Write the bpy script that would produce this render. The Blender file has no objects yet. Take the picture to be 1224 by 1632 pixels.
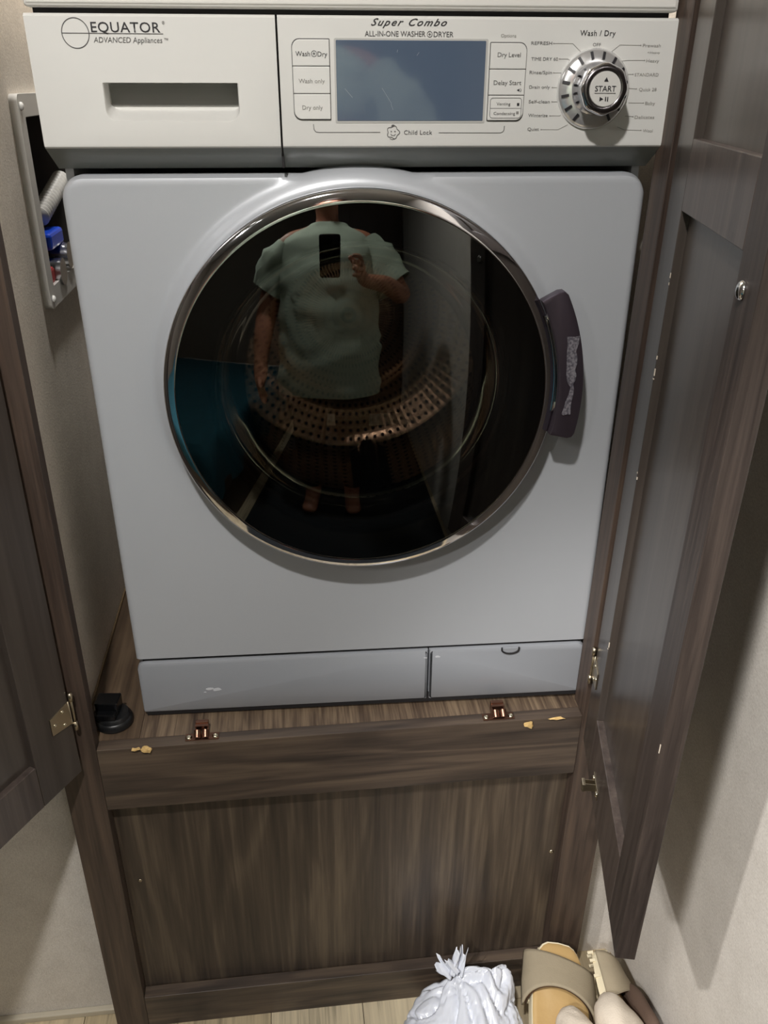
import bpy, bmesh, math, random
from mathutils import Vector, Matrix, noise
PI = math.pi
sin, cos, sqrt = math.sin, math.cos, math.sqrt
SC = bpy.context.scene
COL = SC.collection
random.seed(7)

# ------------------------------------------------------------------ camera
RGT = Vector((0.9930193, -0.1173641, 0.01176145))
UPV = Vector((0.04340061, 0.45628052, 0.88877695))
FWD = Vector((0.10967703, 0.88206222, -0.45818904))
CAM = Vector((-0.0592797, -0.83707907, 0.75887681))
cd = bpy.data.cameras.new('camera'); cam = bpy.data.objects.new('camera', cd); COL.objects.link(cam)
cam.matrix_world = Matrix(((RGT.x, UPV.x, -FWD.x, CAM.x), (RGT.y, UPV.y, -FWD.y, CAM.y), (RGT.z, UPV.z, -FWD.z, CAM.z), (0, 0, 0, 1)))
cd.sensor_fit = 'VERTICAL'; cd.sensor_height = 24.0; cd.lens = 24.0*1325.754/1632; cd.clip_start = 0.005
SC.camera = cam
# ------------------------------------------------------------------ world, exposure, lamps
w = bpy.data.worlds.new('world'); SC.world = w; w.use_nodes = True
w.node_tree.nodes['Background'].inputs[0].default_value = (0.9, 0.93, 1.0, 1)
w.node_tree.nodes['Background'].inputs[1].default_value = 0.05
vs = SC.view_settings
vs.view_transform = 'Standard'; vs.look = 'None'; vs.gamma = 1; vs.use_curve_mapping = False
vs.exposure = 0.1
ZC = 1.50          # ceiling
ZF = -0.578        # floor
# x, y, watts, kind, size, aim: plain puck, two spots with cones kept off the washer, added bed fill, closet puck
LAMPS = [(-0.25, -0.90, 19.0, 'AREA', .07, None), (-0.85, -1.0, 92.0, 'SPOT', .018, (.45, -.30, -.12)), (-0.87, -1.56, 135.0, 'SPOT', .05, (.45, -.25, -.12)), (-1.15, -1.75, 5.0, 'AREA', .07, None), (-.19, .30, 5.0, 'AREA', .06, None)]
LCOL = (1.0, 0.97, 0.93)

# ------------------------------------------------------------------ helpers
def lin(r, g, b):
    f = lambda c: (c/255/12.92) if c/255 <= .04045 else ((c/255+.055)/1.055)**2.4
    return (f(r), f(g), f(b), 1)
def newmat(name):
    m = bpy.data.materials.new(name); m.use_nodes = True
    nt = m.node_tree; b = nt.nodes['Principled BSDF']
    return m, nt, b
def mat(name, rgb, rough=.5, metal=0, spec=.5, coat=0, bump=0, bscale=300, vary=0, vscale=20, trans=0, sheen=0):
    m, nt, b = newmat(name)
    b.inputs['Base Color'].default_value = lin(*rgb); b.inputs['Roughness'].default_value = rough
    b.inputs['Metallic'].default_value = metal; b.inputs['Specular IOR Level'].default_value = spec
    b.inputs['Coat Weight'].default_value = coat; b.inputs['Coat Roughness'].default_value = .1
    tc = nt.nodes.new('ShaderNodeTexCoord')
    if vary:
        n = nt.nodes.new('ShaderNodeTexNoise'); n.inputs['Scale'].default_value = vscale; n.inputs['Detail'].default_value = 5
        nt.links.new(tc.outputs['Object'], n.inputs['Vector'])
        mx = nt.nodes.new('ShaderNodeMix'); mx.data_type = 'RGBA'
        c = lin(*rgb)
        mx.inputs[6].default_value = (c[0]*(1-vary), c[1]*(1-vary), c[2]*(1-vary), 1)
        mx.inputs[7].default_value = (min(1, c[0]*(1+vary)), min(1, c[1]*(1+vary)), min(1, c[2]*(1+vary)), 1)
        nt.links.new(n.outputs['Fac'], mx.inputs[0]); nt.links.new(mx.outputs[2], b.inputs['Base Color'])
    if bump:
        n = nt.nodes.new('ShaderNodeTexNoise'); n.inputs['Scale'].default_value = bscale; n.inputs['Detail'].default_value = 3
        nt.links.new(tc.outputs['Object'], n.inputs['Vector'])
        bp = nt.nodes.new('ShaderNodeBump'); bp.inputs['Strength'].default_value = bump; bp.inputs['Distance'].default_value = .001
        nt.links.new(n.outputs['Fac'], bp.inputs['Height']); nt.links.new(bp.outputs['Normal'], b.inputs['Normal'])
    return m
def wood(name, dark, mid, light, axis='z', scale=1.0, rough=.45, bump=.25, contrast=1.0, coat=0, seed=0, streak=85, fig=.05):
    """long-grained laminate: streaks and cathedral figure stretched along one axis"""
    m, nt, b = newmat(name)
    b.inputs['Roughness'].default_value = rough; b.inputs['Coat Weight'].default_value = coat; b.inputs['Coat Roughness'].default_value = .25
    N = nt.nodes.new; L = nt.links.new
    tc = N('ShaderNodeTexCoord')
    def mapped(across, along, off):
        mp = N('ShaderNodeMapping'); s = {'x': (along, across, across), 'y': (across, along, across), 'z': (across, across, along)}[axis]
        mp.inputs['Scale'].default_value = tuple(k*scale for k in s); mp.inputs['Location'].default_value = (off+seed*3.1, off*2+seed, off*3-seed)
        L(tc.outputs['Object'], mp.inputs['Vector']); return mp
    n1 = N('ShaderNodeTexNoise'); n1.inputs['Scale'].default_value = 1; n1.inputs['Detail'].default_value = 6; n1.inputs['Roughness'].default_value = .6; n1.inputs['Distortion'].default_value = .4
    L(mapped(streak, 3.0, 1).outputs[0], n1.inputs['Vector'])
    n2 = N('ShaderNodeTexNoise'); n2.inputs['Scale'].default_value = 1; n2.inputs['Detail'].default_value = 3; n2.inputs['Distortion'].default_value = 1.2
    L(mapped(11, 1.3, 5).outputs[0], n2.inputs['Vector'])
    n3 = N('ShaderNodeTexNoise'); n3.inputs['Scale'].default_value = 1; n3.inputs['Detail'].default_value = 4
    L(mapped(330, 9, 9).outputs[0], n3.inputs['Vector'])
    # rings: contour lines of the slow noise
    mu = N('ShaderNodeMath'); mu.operation = 'MULTIPLY'; mu.inputs[1].default_value = 34; L(n2.outputs['Fac'], mu.inputs[0])
    si = N('ShaderNodeMath'); si.operation = 'SINE'; L(mu.outputs[0], si.inputs[0])
    a = N('ShaderNodeMath'); a.operation = 'MULTIPLY_ADD'; a.inputs[1].default_value = fig*contrast; L(si.outputs[0], a.inputs[0]); L(n1.outputs['Fac'], a.inputs[2])
    c = N('ShaderNodeMath'); c.operation = 'MULTIPLY_ADD'; c.inputs[1].default_value = .35*contrast; L(n3.outputs['Fac'], c.inputs[0]); L(a.outputs[0], c.inputs[2])
    r = N('ShaderNodeValToRGB'); e = r.color_ramp.elements
    e[0].position = .44; e[0].color = lin(*dark); e[1].position = .98; e[1].color = lin(*light)
    k = r.color_ramp.elements.new(.68); k.color = lin(*mid)
    L(c.outputs[0], r.inputs[0]); L(r.outputs[0], b.inputs['Base Color'])
    bp = N('ShaderNodeBump'); bp.inputs['Strength'].default_value = bump; bp.inputs['Distance'].default_value = .0006
    L(c.outputs[0], bp.inputs['Height']); L(bp.outputs['Normal'], b.inputs['Normal'])
    return m

def put(name, me, m, parent=None, smooth=False, mats=None):
    o = bpy.data.objects.new(name, me); COL.objects.link(o)
    for k in (mats or [m]): me.materials.append(k)
    if parent is not None: o.parent = parent
    if smooth:
        for p in me.polygons: p.use_smooth = True
    return o
def obj(name, bm, m, parent=None, smooth=False, mats=None, auto=None):
    bmesh.ops.recalc_face_normals(bm, faces=bm.faces)
    me = bpy.data.meshes.new(name)
    if auto is not None:
        for f in bm.faces: f.smooth = True
        for e in bm.edges:
            if len(e.link_faces) == 2 and e.calc_face_angle(0) > auto: e.smooth = False
    bm.to_mesh(me); bm.free()
    return put(name, me, m, parent, smooth, mats)
def empty(name, label, cat, group=None, mw=None):
    o = bpy.data.objects.new(name, None); COL.objects.link(o); o.empty_display_size = .05
    if mw is not None: o.matrix_world = mw
    o['label'] = label; o['category'] = cat
    if group: o['group'] = group
    return o
def tag(o, label, cat, group=None):
    o['label'] = label; o['category'] = cat
    if group: o['group'] = group
    return o
def struct(o): o['kind'] = 'structure'; return o
def box(bm, x0, x1, y0, y1, z0, z1, bev=0, seg=2, mtx=None):
    r = bmesh.ops.create_cube(bm, size=1)
    vs_ = r['verts']
    for v in vs_:
        v.co = Vector(((x0+x1)/2+v.co.x*(x1-x0), (y0+y1)/2+v.co.y*(y1-y0), (z0+z1)/2+v.co.z*(z1-z0)))
    if mtx is not None:
        for v in vs_: v.co = mtx @ v.co
    if bev:
        es = list({e for v in vs_ for e in v.link_edges})
        bmesh.ops.bevel(bm, geom=es, offset=bev, segments=seg, affect='EDGES', profile=.5)
    return bm
def B(*a, **k): return box(bmesh.new(), *a, **k)
def rrect(x0, x1, z0, z1, r, n=6):
    """rounded rectangle loop; r = radius or 4 radii (bl, br, tr, tl)"""
    if not hasattr(r, '__len__'): r = (r,)*4
    pts = []
    for (cx, cz, a0, rr) in ((x0, z0, PI, r[0]), (x1, z0, 1.5*PI, r[1]), (x1, z1, 0, r[2]), (x0, z1, .5*PI, r[3])):
        ox = cx + (rr if cx == x0 else -rr); oz = cz + (rr if cz == z0 else -rr)
        for i in range(n+1):
            t = a0 + .5*PI*i/n
            pts.append((ox+rr*cos(t), oz+rr*sin(t)))
    return pts
def prism(bm, pts, y0, y1, bev=0, seg=2):
    """extrude an (x,z) loop from front y0 to back y1, front edge rounded by bev"""
    n = len(pts); cx = sum(p[0] for p in pts)/n; cz = sum(p[1] for p in pts)/n
    loops = []
    def ins(d):
        out = []
        for i in range(n):
            a = Vector(pts[i-1]); p = Vector(pts[i]); c = Vector(pts[(i+1) % n])
            t = (c-a); 
            if t.length < 1e-9: t = Vector((1, 0))
            t.normalize(); nn = Vector((-t.y, t.x))
            out.append((p+nn*d).to_tuple())
        return out
    if bev:
        for k in range(seg+1):
            t = .5*PI*k/seg
            loops.append((ins(bev*(1-sin(t))), y0+bev*(1-cos(t))))
    else: loops.append((pts, y0))
    loops.append((pts, y1))
    rows = [[bm.verts.new((q[0], y, q[1])) for q in lp] for lp, y in loops]
    bm.faces.new(rows[0]); bm.faces.new(rows[-1][::-1])
    for a, b in zip(rows, rows[1:]):
        for i in range(n):
            bm.faces.new((a[i-1], b[i-1], b[i], a[i]))
    return bm
def lathe(bm, prof, cx=0, cz=0, n=96, a0=0, a1=2*PI, uv=False, axis='y', cy=0):
    """profile of (r, h); axis y: (cx + r cos, h, cz + r sin). axis z: (cx + r cos, cy + r sin, h)"""
    full = abs(a1-a0-2*PI) < 1e-6
    m_ = n if full else n+1
    rows = []
    for r, h in prof:
        if r < 1e-7:
            v = bm.verts.new((cx, h, cz) if axis == 'y' else (cx, cy, h)); rows.append([v]); continue
        rows.append([bm.verts.new((cx+r*cos(a0+(a1-a0)*i/n), h, cz+r*sin(a0+(a1-a0)*i/n)) if axis == 'y' else
                                  (cx+r*cos(a0+(a1-a0)*i/n), cy+r*sin(a0+(a1-a0)*i/n), h)) for i in range(m_)])
    ul = bm.loops.layers.uv.verify() if uv else None
    acc = [0]
    for p, q in zip(prof, prof[1:]): acc.append(acc[-1]+math.hypot(q[0]-p[0], q[1]-p[1]))
    for j, (a, b) in enumerate(zip(rows, rows[1:])):
        for i in range(n):
            i2 = (i+1) % m_ if full else i+1
            if len(a) == 1 and len(b) == 1: continue
            if len(a) == 1: vs_ = (a[0], b[i2], b[i]); us = [(i/n, acc[j]), ((i+1)/n, acc[j+1]), (i/n, acc[j+1])]
            elif len(b) == 1: vs_ = (a[i], a[i2], b[0]); us = [(i/n, acc[j]), ((i+1)/n, acc[j]), (i/n, acc[j+1])]
            else: vs_ = (a[i], a[i2], b[i2], b[i]); us = [(i/n, acc[j]), ((i+1)/n, acc[j]), ((i+1)/n, acc[j+1]), (i/n, acc[j+1])]
            f = bm.faces.new(vs_)
            if uv:
                for l, u in zip(f.loops, us): l[ul].uv = u
    return bm
def tube(bm, pts, rad, n=10, cap=True):
    pts = [Vector(p) for p in pts]; rings = []
    R = rad if hasattr(rad, '__len__') else [rad]*len(pts)
    up = None
    for i, p in enumerate(pts):
        t = (pts[min(i+1, len(pts)-1)]-pts[max(i-1, 0)]).normalized()
        if up is None:
            up = Vector((0, 0, 1)) if abs(t.z) < .9 else Vector((1, 0, 0))
        s = t.cross(up).normalized(); up = s.cross(t).normalized()
        rings.append([bm.verts.new(p+(s*cos(2*PI*k/n)+up*sin(2*PI*k/n))*R[i]) for k in range(n)])
    for a, b in zip(rings, rings[1:]):
        for k in range(n): bm.faces.new((a[k-1], a[k], b[k], b[k-1]))
    if cap: bm.faces.new(rings[0][::-1]); bm.faces.new(rings[-1])
    return bm
def cyl(bm, p0, p1, r, n=24): return tube(bm, [p0, p1], r, n)
def xform(bm, M):
    bmesh.ops.transform(bm, matrix=M, verts=bm.verts); return bm

# ------------------------------------------------------------------ materials
M = {}
M['silver'] = mat('silver_paint', (187, 190, 195), .36, metal=.2, spec=.5, bump=.05, bscale=900)
M['silver_shaded'] = mat('silver_paint_kick_shaded', (160, 163, 169), .38, metal=.2, bump=.05, bscale=900)  # silver darkened to stand for the light fading towards the floor
M['panel'] = mat('panel_plastic', (222, 221, 217), .38, spec=.5)
M['lidw'] = mat('lid_plastic', (228, 226, 220), .35)
M['casing'] = mat('casing_paint', (185, 186, 188), .45)
M['gapdark'] = mat('dark_gap', (22, 20, 22), .7)
M['chrome'] = mat('chrome', (225, 225, 228), .06, metal=1)
M['darkchrome'] = mat('smoked_chrome', (92, 82, 92), .30, metal=.75)
M['ink'] = mat('grey_ink', (84, 82, 82), .5)
M['inkd'] = mat('dark_ink', (38, 36, 40), .5)
M['inkl'] = mat('light_ink', (140, 137, 132), .5)
M['rubber'] = mat('grey_rubber', (48, 46, 47), .55)
M['mask'] = mat('black_mask', (9, 9, 11), .3)
M['black'] = mat('black_plastic', (22, 23, 25), .38, bump=.1)
M['blackgloss'] = mat('black_plastic_gloss', (14, 15, 17), .2)
M['nickel'] = mat('brushed_nickel', (176, 164, 142), .34, metal=1, bump=.15, bscale=500)
M['screw'] = mat('bright_screw', (225, 215, 190), .2, metal=1)
M['copper'] = mat('bronze_finish', (128, 94, 78), .28, metal=.9)
M['chip'] = mat('raw_wood_chip', (212, 178, 118), .85, bump=.8, bscale=400, vary=.25, vscale=160)
M['white'] = mat('white_plastic', (205, 203, 198), .4)
M['steel'] = mat('zinc_fitting', (170, 170, 172), .22, metal=1)
M['blue'] = mat('blue_lever', (18, 72, 205), .35)
M['red'] = mat('red_lever', (170, 20, 22), .4)
M['boxin'] = mat('box_inner', (78, 73, 70), .6)
W_D, W_M, W_L = (50, 40, 34), (74, 61, 51), (106, 90, 73)
M['w_rail'] = wood('wood_rail', (47, 40, 36), (72, 61, 53), (98, 84, 71), 'x', .9, .42, .2, seed=1, streak=50, fig=.11)
M['w_stile'] = wood('wood_stile', (52, 42, 37), (74, 61, 53), (96, 79, 66), 'z', 1.3, .45, .2, .8, seed=2)
M['w_panel'] = wood('wood_panel', (44, 37, 32), (68, 58, 49), (104, 91, 76), 'z', .8, .42, .2, 1.0, seed=4, streak=60, fig=.07)
M['w_shelf'] = wood('wood_shelf', (58, 46, 38), (84, 69, 56), (124, 106, 86), 'y', 1.6, .5, .5, 1.5, seed=5)
M['w_shelf2'] = wood('wood_shelf_strip', (62, 49, 39), (88, 72, 57), (114, 96, 77), 'y', .7, .45, .4, 1.2, seed=8)
M['w_door'] = wood('wood_door_inner', (55, 48, 44), (67, 60, 55), (79, 72, 66), 'z', .7, .3, .08, .6, coat=.25, seed=6)
M['w_doorrail'] = wood('wood_door_rail', (54, 46, 43), (68, 59, 55), (86, 76, 70), 'z', .9, .34, .15, 1.2, coat=.15, seed=7)
M['w_edge'] = wood('wood_door_edge', (42, 35, 32), (56, 48, 44), (74, 64, 58), 'z', 1.6, .45, .3, .9, seed=9)
M['w_far'] = wood('wood_wardrobe', (50, 38, 33), (70, 55, 47), (90, 74, 62), 'z', .6, .4, .15, .8, seed=11)
def wallpaper(name, rgb, s=1.0):
    m, nt, b = newmat(name); N = nt.nodes.new; L = nt.links.new
    b.inputs['Roughness'].default_value = .75
    tc = N('ShaderNodeTexCoord')
    def st(sc, rot):
        mp = N('ShaderNodeMapping'); mp.inputs['Scale'].default_value = sc; mp.inputs['Rotation'].default_value = rot
        L(tc.outputs['Object'], mp.inputs['Vector'])
        n = N('ShaderNodeTexNoise'); n.inputs['Scale'].default_value = 1; n.inputs['Detail'].default_value = 4; L(mp.outputs[0], n.inputs['Vector']); return n
    a = st((900, 900, 260), (0, 0, 0)); c = st((600, 260, 500), (.5, .3, 0)); d = st((25, 25, 25), (0, 0, 0))
    ad = N('ShaderNodeMath'); ad.operation = 'ADD'; L(a.outputs['Fac'], ad.inputs[0]); L(c.outputs['Fac'], ad.inputs[1])
    a2 = N('ShaderNodeMath'); a2.operation = 'MULTIPLY_ADD'; a2.inputs[1].default_value = .6; L(d.outputs['Fac'], a2.inputs[0]); L(ad.outputs[0], a2.inputs[2])
    r = N('ShaderNodeValToRGB'); e = r.color_ramp.elements
    k = lin(*rgb); e[0].position = .42; e[0].color = (k[0]*.74, k[1]*.72, k[2]*.70, 1); e[1].position = .85; e[1].color = (k[0]*1.08, k[1]*1.08, k[2]*1.08, 1)
    h = N('ShaderNodeMath'); h.operation = 'MULTIPLY'; h.inputs[1].default_value = .5; L(a2.outputs[0], h.inputs[0])
    L(h.outputs[0], r.inputs[0]); L(r.outputs[0], b.inputs['Base Color'])
    bp = N('ShaderNodeBump'); bp.inputs['Strength'].default_value = .5; bp.inputs['Distance'].default_value = .0006
    L(ad.outputs[0], bp.inputs['Height']); L(bp.outputs['Normal'], b.inputs['Normal'])
    return m
M['wall'] = wallpaper('embossed_wallboard', (224, 219, 212))
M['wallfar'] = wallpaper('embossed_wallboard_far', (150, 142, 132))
M['wallin'] = wallpaper('embossed_wallboard_closet', (236, 228, 216))
M['ceil'] = mat('ceiling_white', (176, 172, 165), .8, bump=.2)
M['base'] = mat('pale_trim', (196, 188, 170), .5)

# ------------------------------------------------------------------ the room
fl = struct(obj('floor', B(-2.2, .75, -3.3, .75, ZF-.03, ZF-.006), mat('subfloor', (60, 50, 40), .8)))
pm = []
for i, c in enumerate(((196, 180, 150), (184, 168, 138), (206, 192, 164))):
    pm.append(wood('vinyl_plank', tuple(int(k*.62) for k in c), c, tuple(min(255, int(k*1.12)) for k in c), 'y', .8, .4, .1, 1.2, seed=20+i))
PWD, PLN = .148, .92
cache = {}
px = -2.2
ci = 0
while px < .75:
    y = -3.3 - (ci*.37 % PLN)
    x1 = min(px+PWD, .75)
    while y < .75:
        ya, yb = max(y, -3.3), min(y+PLN, .75)
        if yb-ya > .02:
            key = (round(x1-px, 3), round(yb-ya, 3), random.randrange(3))
            if key not in cache:
                bm = B(.0006, key[0]-.0006, .0006, key[1]-.0006, -.006, 0)
                me = bpy.data.meshes.new('floor_plank'); bmesh.ops.recalc_face_normals(bm, faces=bm.faces); bm.to_mesh(me); bm.free(); me.materials.append(pm[key[2]]); cache[key] = me
            o = bpy.data.objects.new('floor_plank', cache[key]); COL.objects.link(o); o.parent = fl; o.location = (px, ya, ZF)
        y += PLN
    px += PWD; ci += 1
struct(obj('ceiling', B(-2.2, .75, -3.3, .75, ZC, ZC+.03), M['ceil']))
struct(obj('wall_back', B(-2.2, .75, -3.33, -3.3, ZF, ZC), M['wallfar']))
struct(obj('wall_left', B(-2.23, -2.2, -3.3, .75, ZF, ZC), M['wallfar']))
struct(obj('wall_right', B(.45, .48, -3.3, .0499, ZF, ZC), M['wall']))
struct(obj('wall_front_left', B(-2.2, -.369, .036, .06, ZF, ZC), M['wall']))
struct(obj('wall_front_right', B(.3745, .48, .05, .075, ZF, ZC), M['wall']))
struct(obj('baseboard_left', B(-2.2, -.369, .026, .036, ZF, ZF+.012, bev=.002), M['base']))
# closet walls (left one has the cut-out for the outlet box)
bm = bmesh.new()
WY0, WY1, WZ0, WZ1 = .222, .43, .535, .722
box(bm, -.368, -.343, .0605, WY0, ZF, ZC); box(bm, -.368, -.343, WY1, .70, ZF, ZC)
box(bm, -.368, -.343, WY0, WY1, ZF, WZ0); box(bm, -.368, -.343, WY0, WY1, WZ1, ZC)
struct(obj('wall_closet_left', bm, M['wallin']))
struct(obj('wall_closet_back', B(-.368, .40, .70, .72, ZF, ZC), M['wallin']))
struct(obj('wall_closet_right', B(.375, .40, .0755, .70, ZF, ZC), M['wallin']))
# ceiling lamps: trim ring, diffuser and the lamp's own light
TR = mat('lamp_trim', (200, 198, 192), .4)
dm, dnt, db = newmat('lamp_diffuser'); db.inputs['Emission Color'].default_value = (*LCOL, 1); db.inputs['Emission Strength'].default_value = 6
LL = ('round recessed ceiling lamp just outside the closet doors', 'round recessed ceiling lamp over the head side of the bed', 'round recessed ceiling lamp over the foot side of the bed', 'added unseen fill lamp above the middle of the bed', 'round recessed lamp inside the closet above the washer')
for (lx, ly, pw, kd, sz, aim), lb in zip(LAMPS, LL):
    t = empty('ceiling_lamp', lb, 'lamp', 'recessed ceiling lamps', Matrix.Translation((lx, ly, ZC)))
    obj('trim_ring', lathe(bmesh.new(), [(.036, -.004), (.048, -.006), (.052, -.001), (.052, 0), (.036, 0), (.036, -.004)], axis='z', n=40), TR, t, smooth=True)
    obj('diffuser', lathe(bmesh.new(), [(0, -.0035), (.036, -.0035), (.036, -.0005), (0, -.0005)], axis='z', n=40), dm, t)
    ld = bpy.data.lights.new('lamp_light', kd); ld.energy = pw; ld.color = LCOL
    lo = bpy.data.objects.new('lamp_light', ld); COL.objects.link(lo); lo.parent = t; lo.location = (0, 0, -.006)
    if kd == 'AREA': ld.shape = 'DISK'; ld.size = sz
    else:
        ld.shadow_soft_size = sz; ld.spot_size = math.radians(30); ld.spot_blend = .55
        lo.location = (0, 0, -.012)
        lo.rotation_mode = 'QUATERNION'; lo.rotation_quaternion = (Vector(aim)-Vector((lx, ly, ZC))).to_track_quat('-Z', 'Y')


# ------------------------------------------------------------------ washer dryer
R3 = Matrix(((.99921823, .03853563, -.00882786), (-.03840584, .99915805, .01442835), (.00937643, -.01407803, .99985694)))
MW = R3.to_4x4(); MW.translation = Vector((.0294956, .0482924, .00836579))
wd = empty('washer_dryer', 'silver front-loading combination washer dryer with round dark glass door', 'washing machine', None, MW)
HW, CX, CZ, R2, R1, RH = .2975, -.0016, .4469, .2295, .2135, .186
ZT, ZB = .6695, .0845
# casing: open-fronted shell
bm = bmesh.new()
box(bm, -.294, -.286, .020, .515, .012, .806); box(bm, .286, .294, .020, .515, .012, .806)
box(bm, -.286, .286, .507, .515, .012, .806); box(bm, -.286, .286, .020, .507, .012, .020)
obj('casing', bm, M['casing'], wd)
bm = B(-.29, .29, .061, .50, .004, .0115); box(bm, -.2935, .2935, .0008, .060, -.0042, .0115)
obj('base_frame_shade', bm, M['gapdark'], wd)  # front box is a black strip standing in for shade under the washer
for sx in (-.25, .25):
    for sy in (.05, .45):
        zz = -(R3.inverted() @ Vector((0, 0, 0))).z
        p = Vector((sx, sy, 0)); wz = (MW @ p).z
        obj('foot', lathe(bmesh.new(), [(0, 0), (.012, 0), (.012, -wz*.3), (.02, -wz*.5), (.02, -wz+.0008), (0, -wz+.0008)] if wz > .003 else [(0, 0), (.02, 0), (.02, -.001), (0, -.001)], sx, 0, 24, axis='z', cy=sy), M['rubber'], wd)
obj('lid', prism(bmesh.new(), rrect(-.2965, .2965, .8095, .845, (.003, .003, .008, .008)), -.024, .52, bev=.004), M['lidw'], wd)
obj('lid_gap', B(-.292, .292, -.012, .50, .8055, .8095), M['gapdark'], wd)
# front panel: grid with raised dish ring around the door, rounded outline
def front_grid(n=150, m_=150):
    bm = bmesh.new(); rc, ed = .024, .007
    xs = []
    for i in range(n+1):
        t = -1+2*i/n; xs.append(HW*math.copysign(1-(1-abs(t))**1.25, t) if t else 0)
    rows = []
    for x in xs:
        zt = ZT
        dx = abs(x)-(HW-rc)
        if dx > 0: zt -= rc-sqrt(max(0, rc*rc-dx*dx))
        rr = R2*R2-(x-CX)**2
        if rr > 0: zt = max(zt, CZ+sqrt(rr))
        col = []
        for j in range(m_+1):
            t = j/m_; t = .5-.5*math.copysign(abs(1-2*t)**.9, 1-2*t)
            z = ZB+(zt-ZB)*t
            r = math.hypot(x-CX, z-CZ)
            k = max(0, min(1, (R2-r)/(R2-R1))); y = -.0085*(k*k*(3-2*k)*.7+k*.3)
            d = min(HW-abs(x), zt-z, (z-ZB)*3)
            if dx > 0 and z > ZT-rc: d = min(d, rc-math.hypot(dx, z-(ZT-rc)))
            d = max(0, d)
            if d < ed: y += ed-sqrt(max(0, ed*ed-(ed-d)**2))
            col.append(bm.verts.new((x, y, z)))
        rows.append(col)
    for a, b in zip(rows, rows[1:]):
        for j in range(m_):
            f = (a[j], b[j], b[j+1], a[j+1])
            c = sum((v.co for v in f), Vector())/4
            if math.hypot(c.x-CX, c.z-CZ) < RH: continue
            bm.faces.new(f)
    # skirt back from the outline
    bd = [e for e in bm.edges if e.is_boundary and all(math.hypot(v.co.x-CX, v.co.z-CZ) > RH+.02 for v in e.verts)]
    r = bmesh.ops.extrude_edge_only(bm, edges=bd)
    for v in [g for g in r['geom'] if isinstance(g, bmesh.types.BMVert)]: v.co.y = .019
    bmesh.ops.delete(bm, geom=[v for v in bm.verts if not v.link_faces], context='VERTS')
    return bm
fp = obj('front_panel', front_grid(), M['silver'], wd, auto=.7)
# kick panel and filter flap
SX = .0838
obj('kick_panel', prism(bmesh.new(), rrect(-HW, SX, .001, .0815, (.004, .001, .001, .012)), -.001, .02, bev=.004), M['silver_shaded'], wd, auto=.7)
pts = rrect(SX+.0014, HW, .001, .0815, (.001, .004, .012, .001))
fv = obj('filter_flap', prism(bmesh.new(), pts, -.001, .02, bev=.004), M['silver_shaded'], wd, auto=.7)
seam = obj('panel_seam', B(-.29, .29, .006, .019, .078, .087), M['gapdark'], wd)
bm = bmesh.new()
pts = [(.1820, .0795), (.2055, .0795)] + [(.1937+.0118*cos(t), .0765-.0065*sin(t)) for t in [PI*k/12 for k in range(13)]]
obj('finger_notch', prism(bm, [(.1815, .0808), (.1830, .0735), (.1880, .0705), (.1937, .0700), (.1995, .0705), (.2045, .0735), (.2060, .0808)], -.0022, .004, bev=.0008), M['silver_shaded'], fv)
bm = bmesh.new(); n_ = 14
tube(bm, [(.1937-.0115*cos(PI*k/n_), -.0026, .0785-.0065*sin(PI*k/n_)) for k in range(n_+1)], .0012, 8)
tube(bm, [(.1822, -.0026, .0785), (.1822, -.0026, .0815)], .0011, 8); tube(bm, [(.2052, -.0026, .0785), (.2052, -.0026, .0815)], .0011, 8)
obj('notch_shadow_line', bm, M['gapdark'], fv, smooth=True)
# white scuffs on the kick panel
for (sx, sz, s) in ((-.207, .036, .004), (-.197, .035, .0045), (-.200, .033, .002), (-.214, .031, .0015), (.080, .070, .002), (.096, .071, .003)):
    bm = bmesh.new(); k = 9
    prism(bm, [(sx+s*(.7+.5*random.random())*cos(2*PI*i/k)*1.3, sz+s*.45*(.7+.6*random.random())*sin(2*PI*i/k)) for i in range(k)], -.0013, .0005)
    obj('scuff', bm, mat('scuff', (205, 207, 212), .6), wd)

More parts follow.
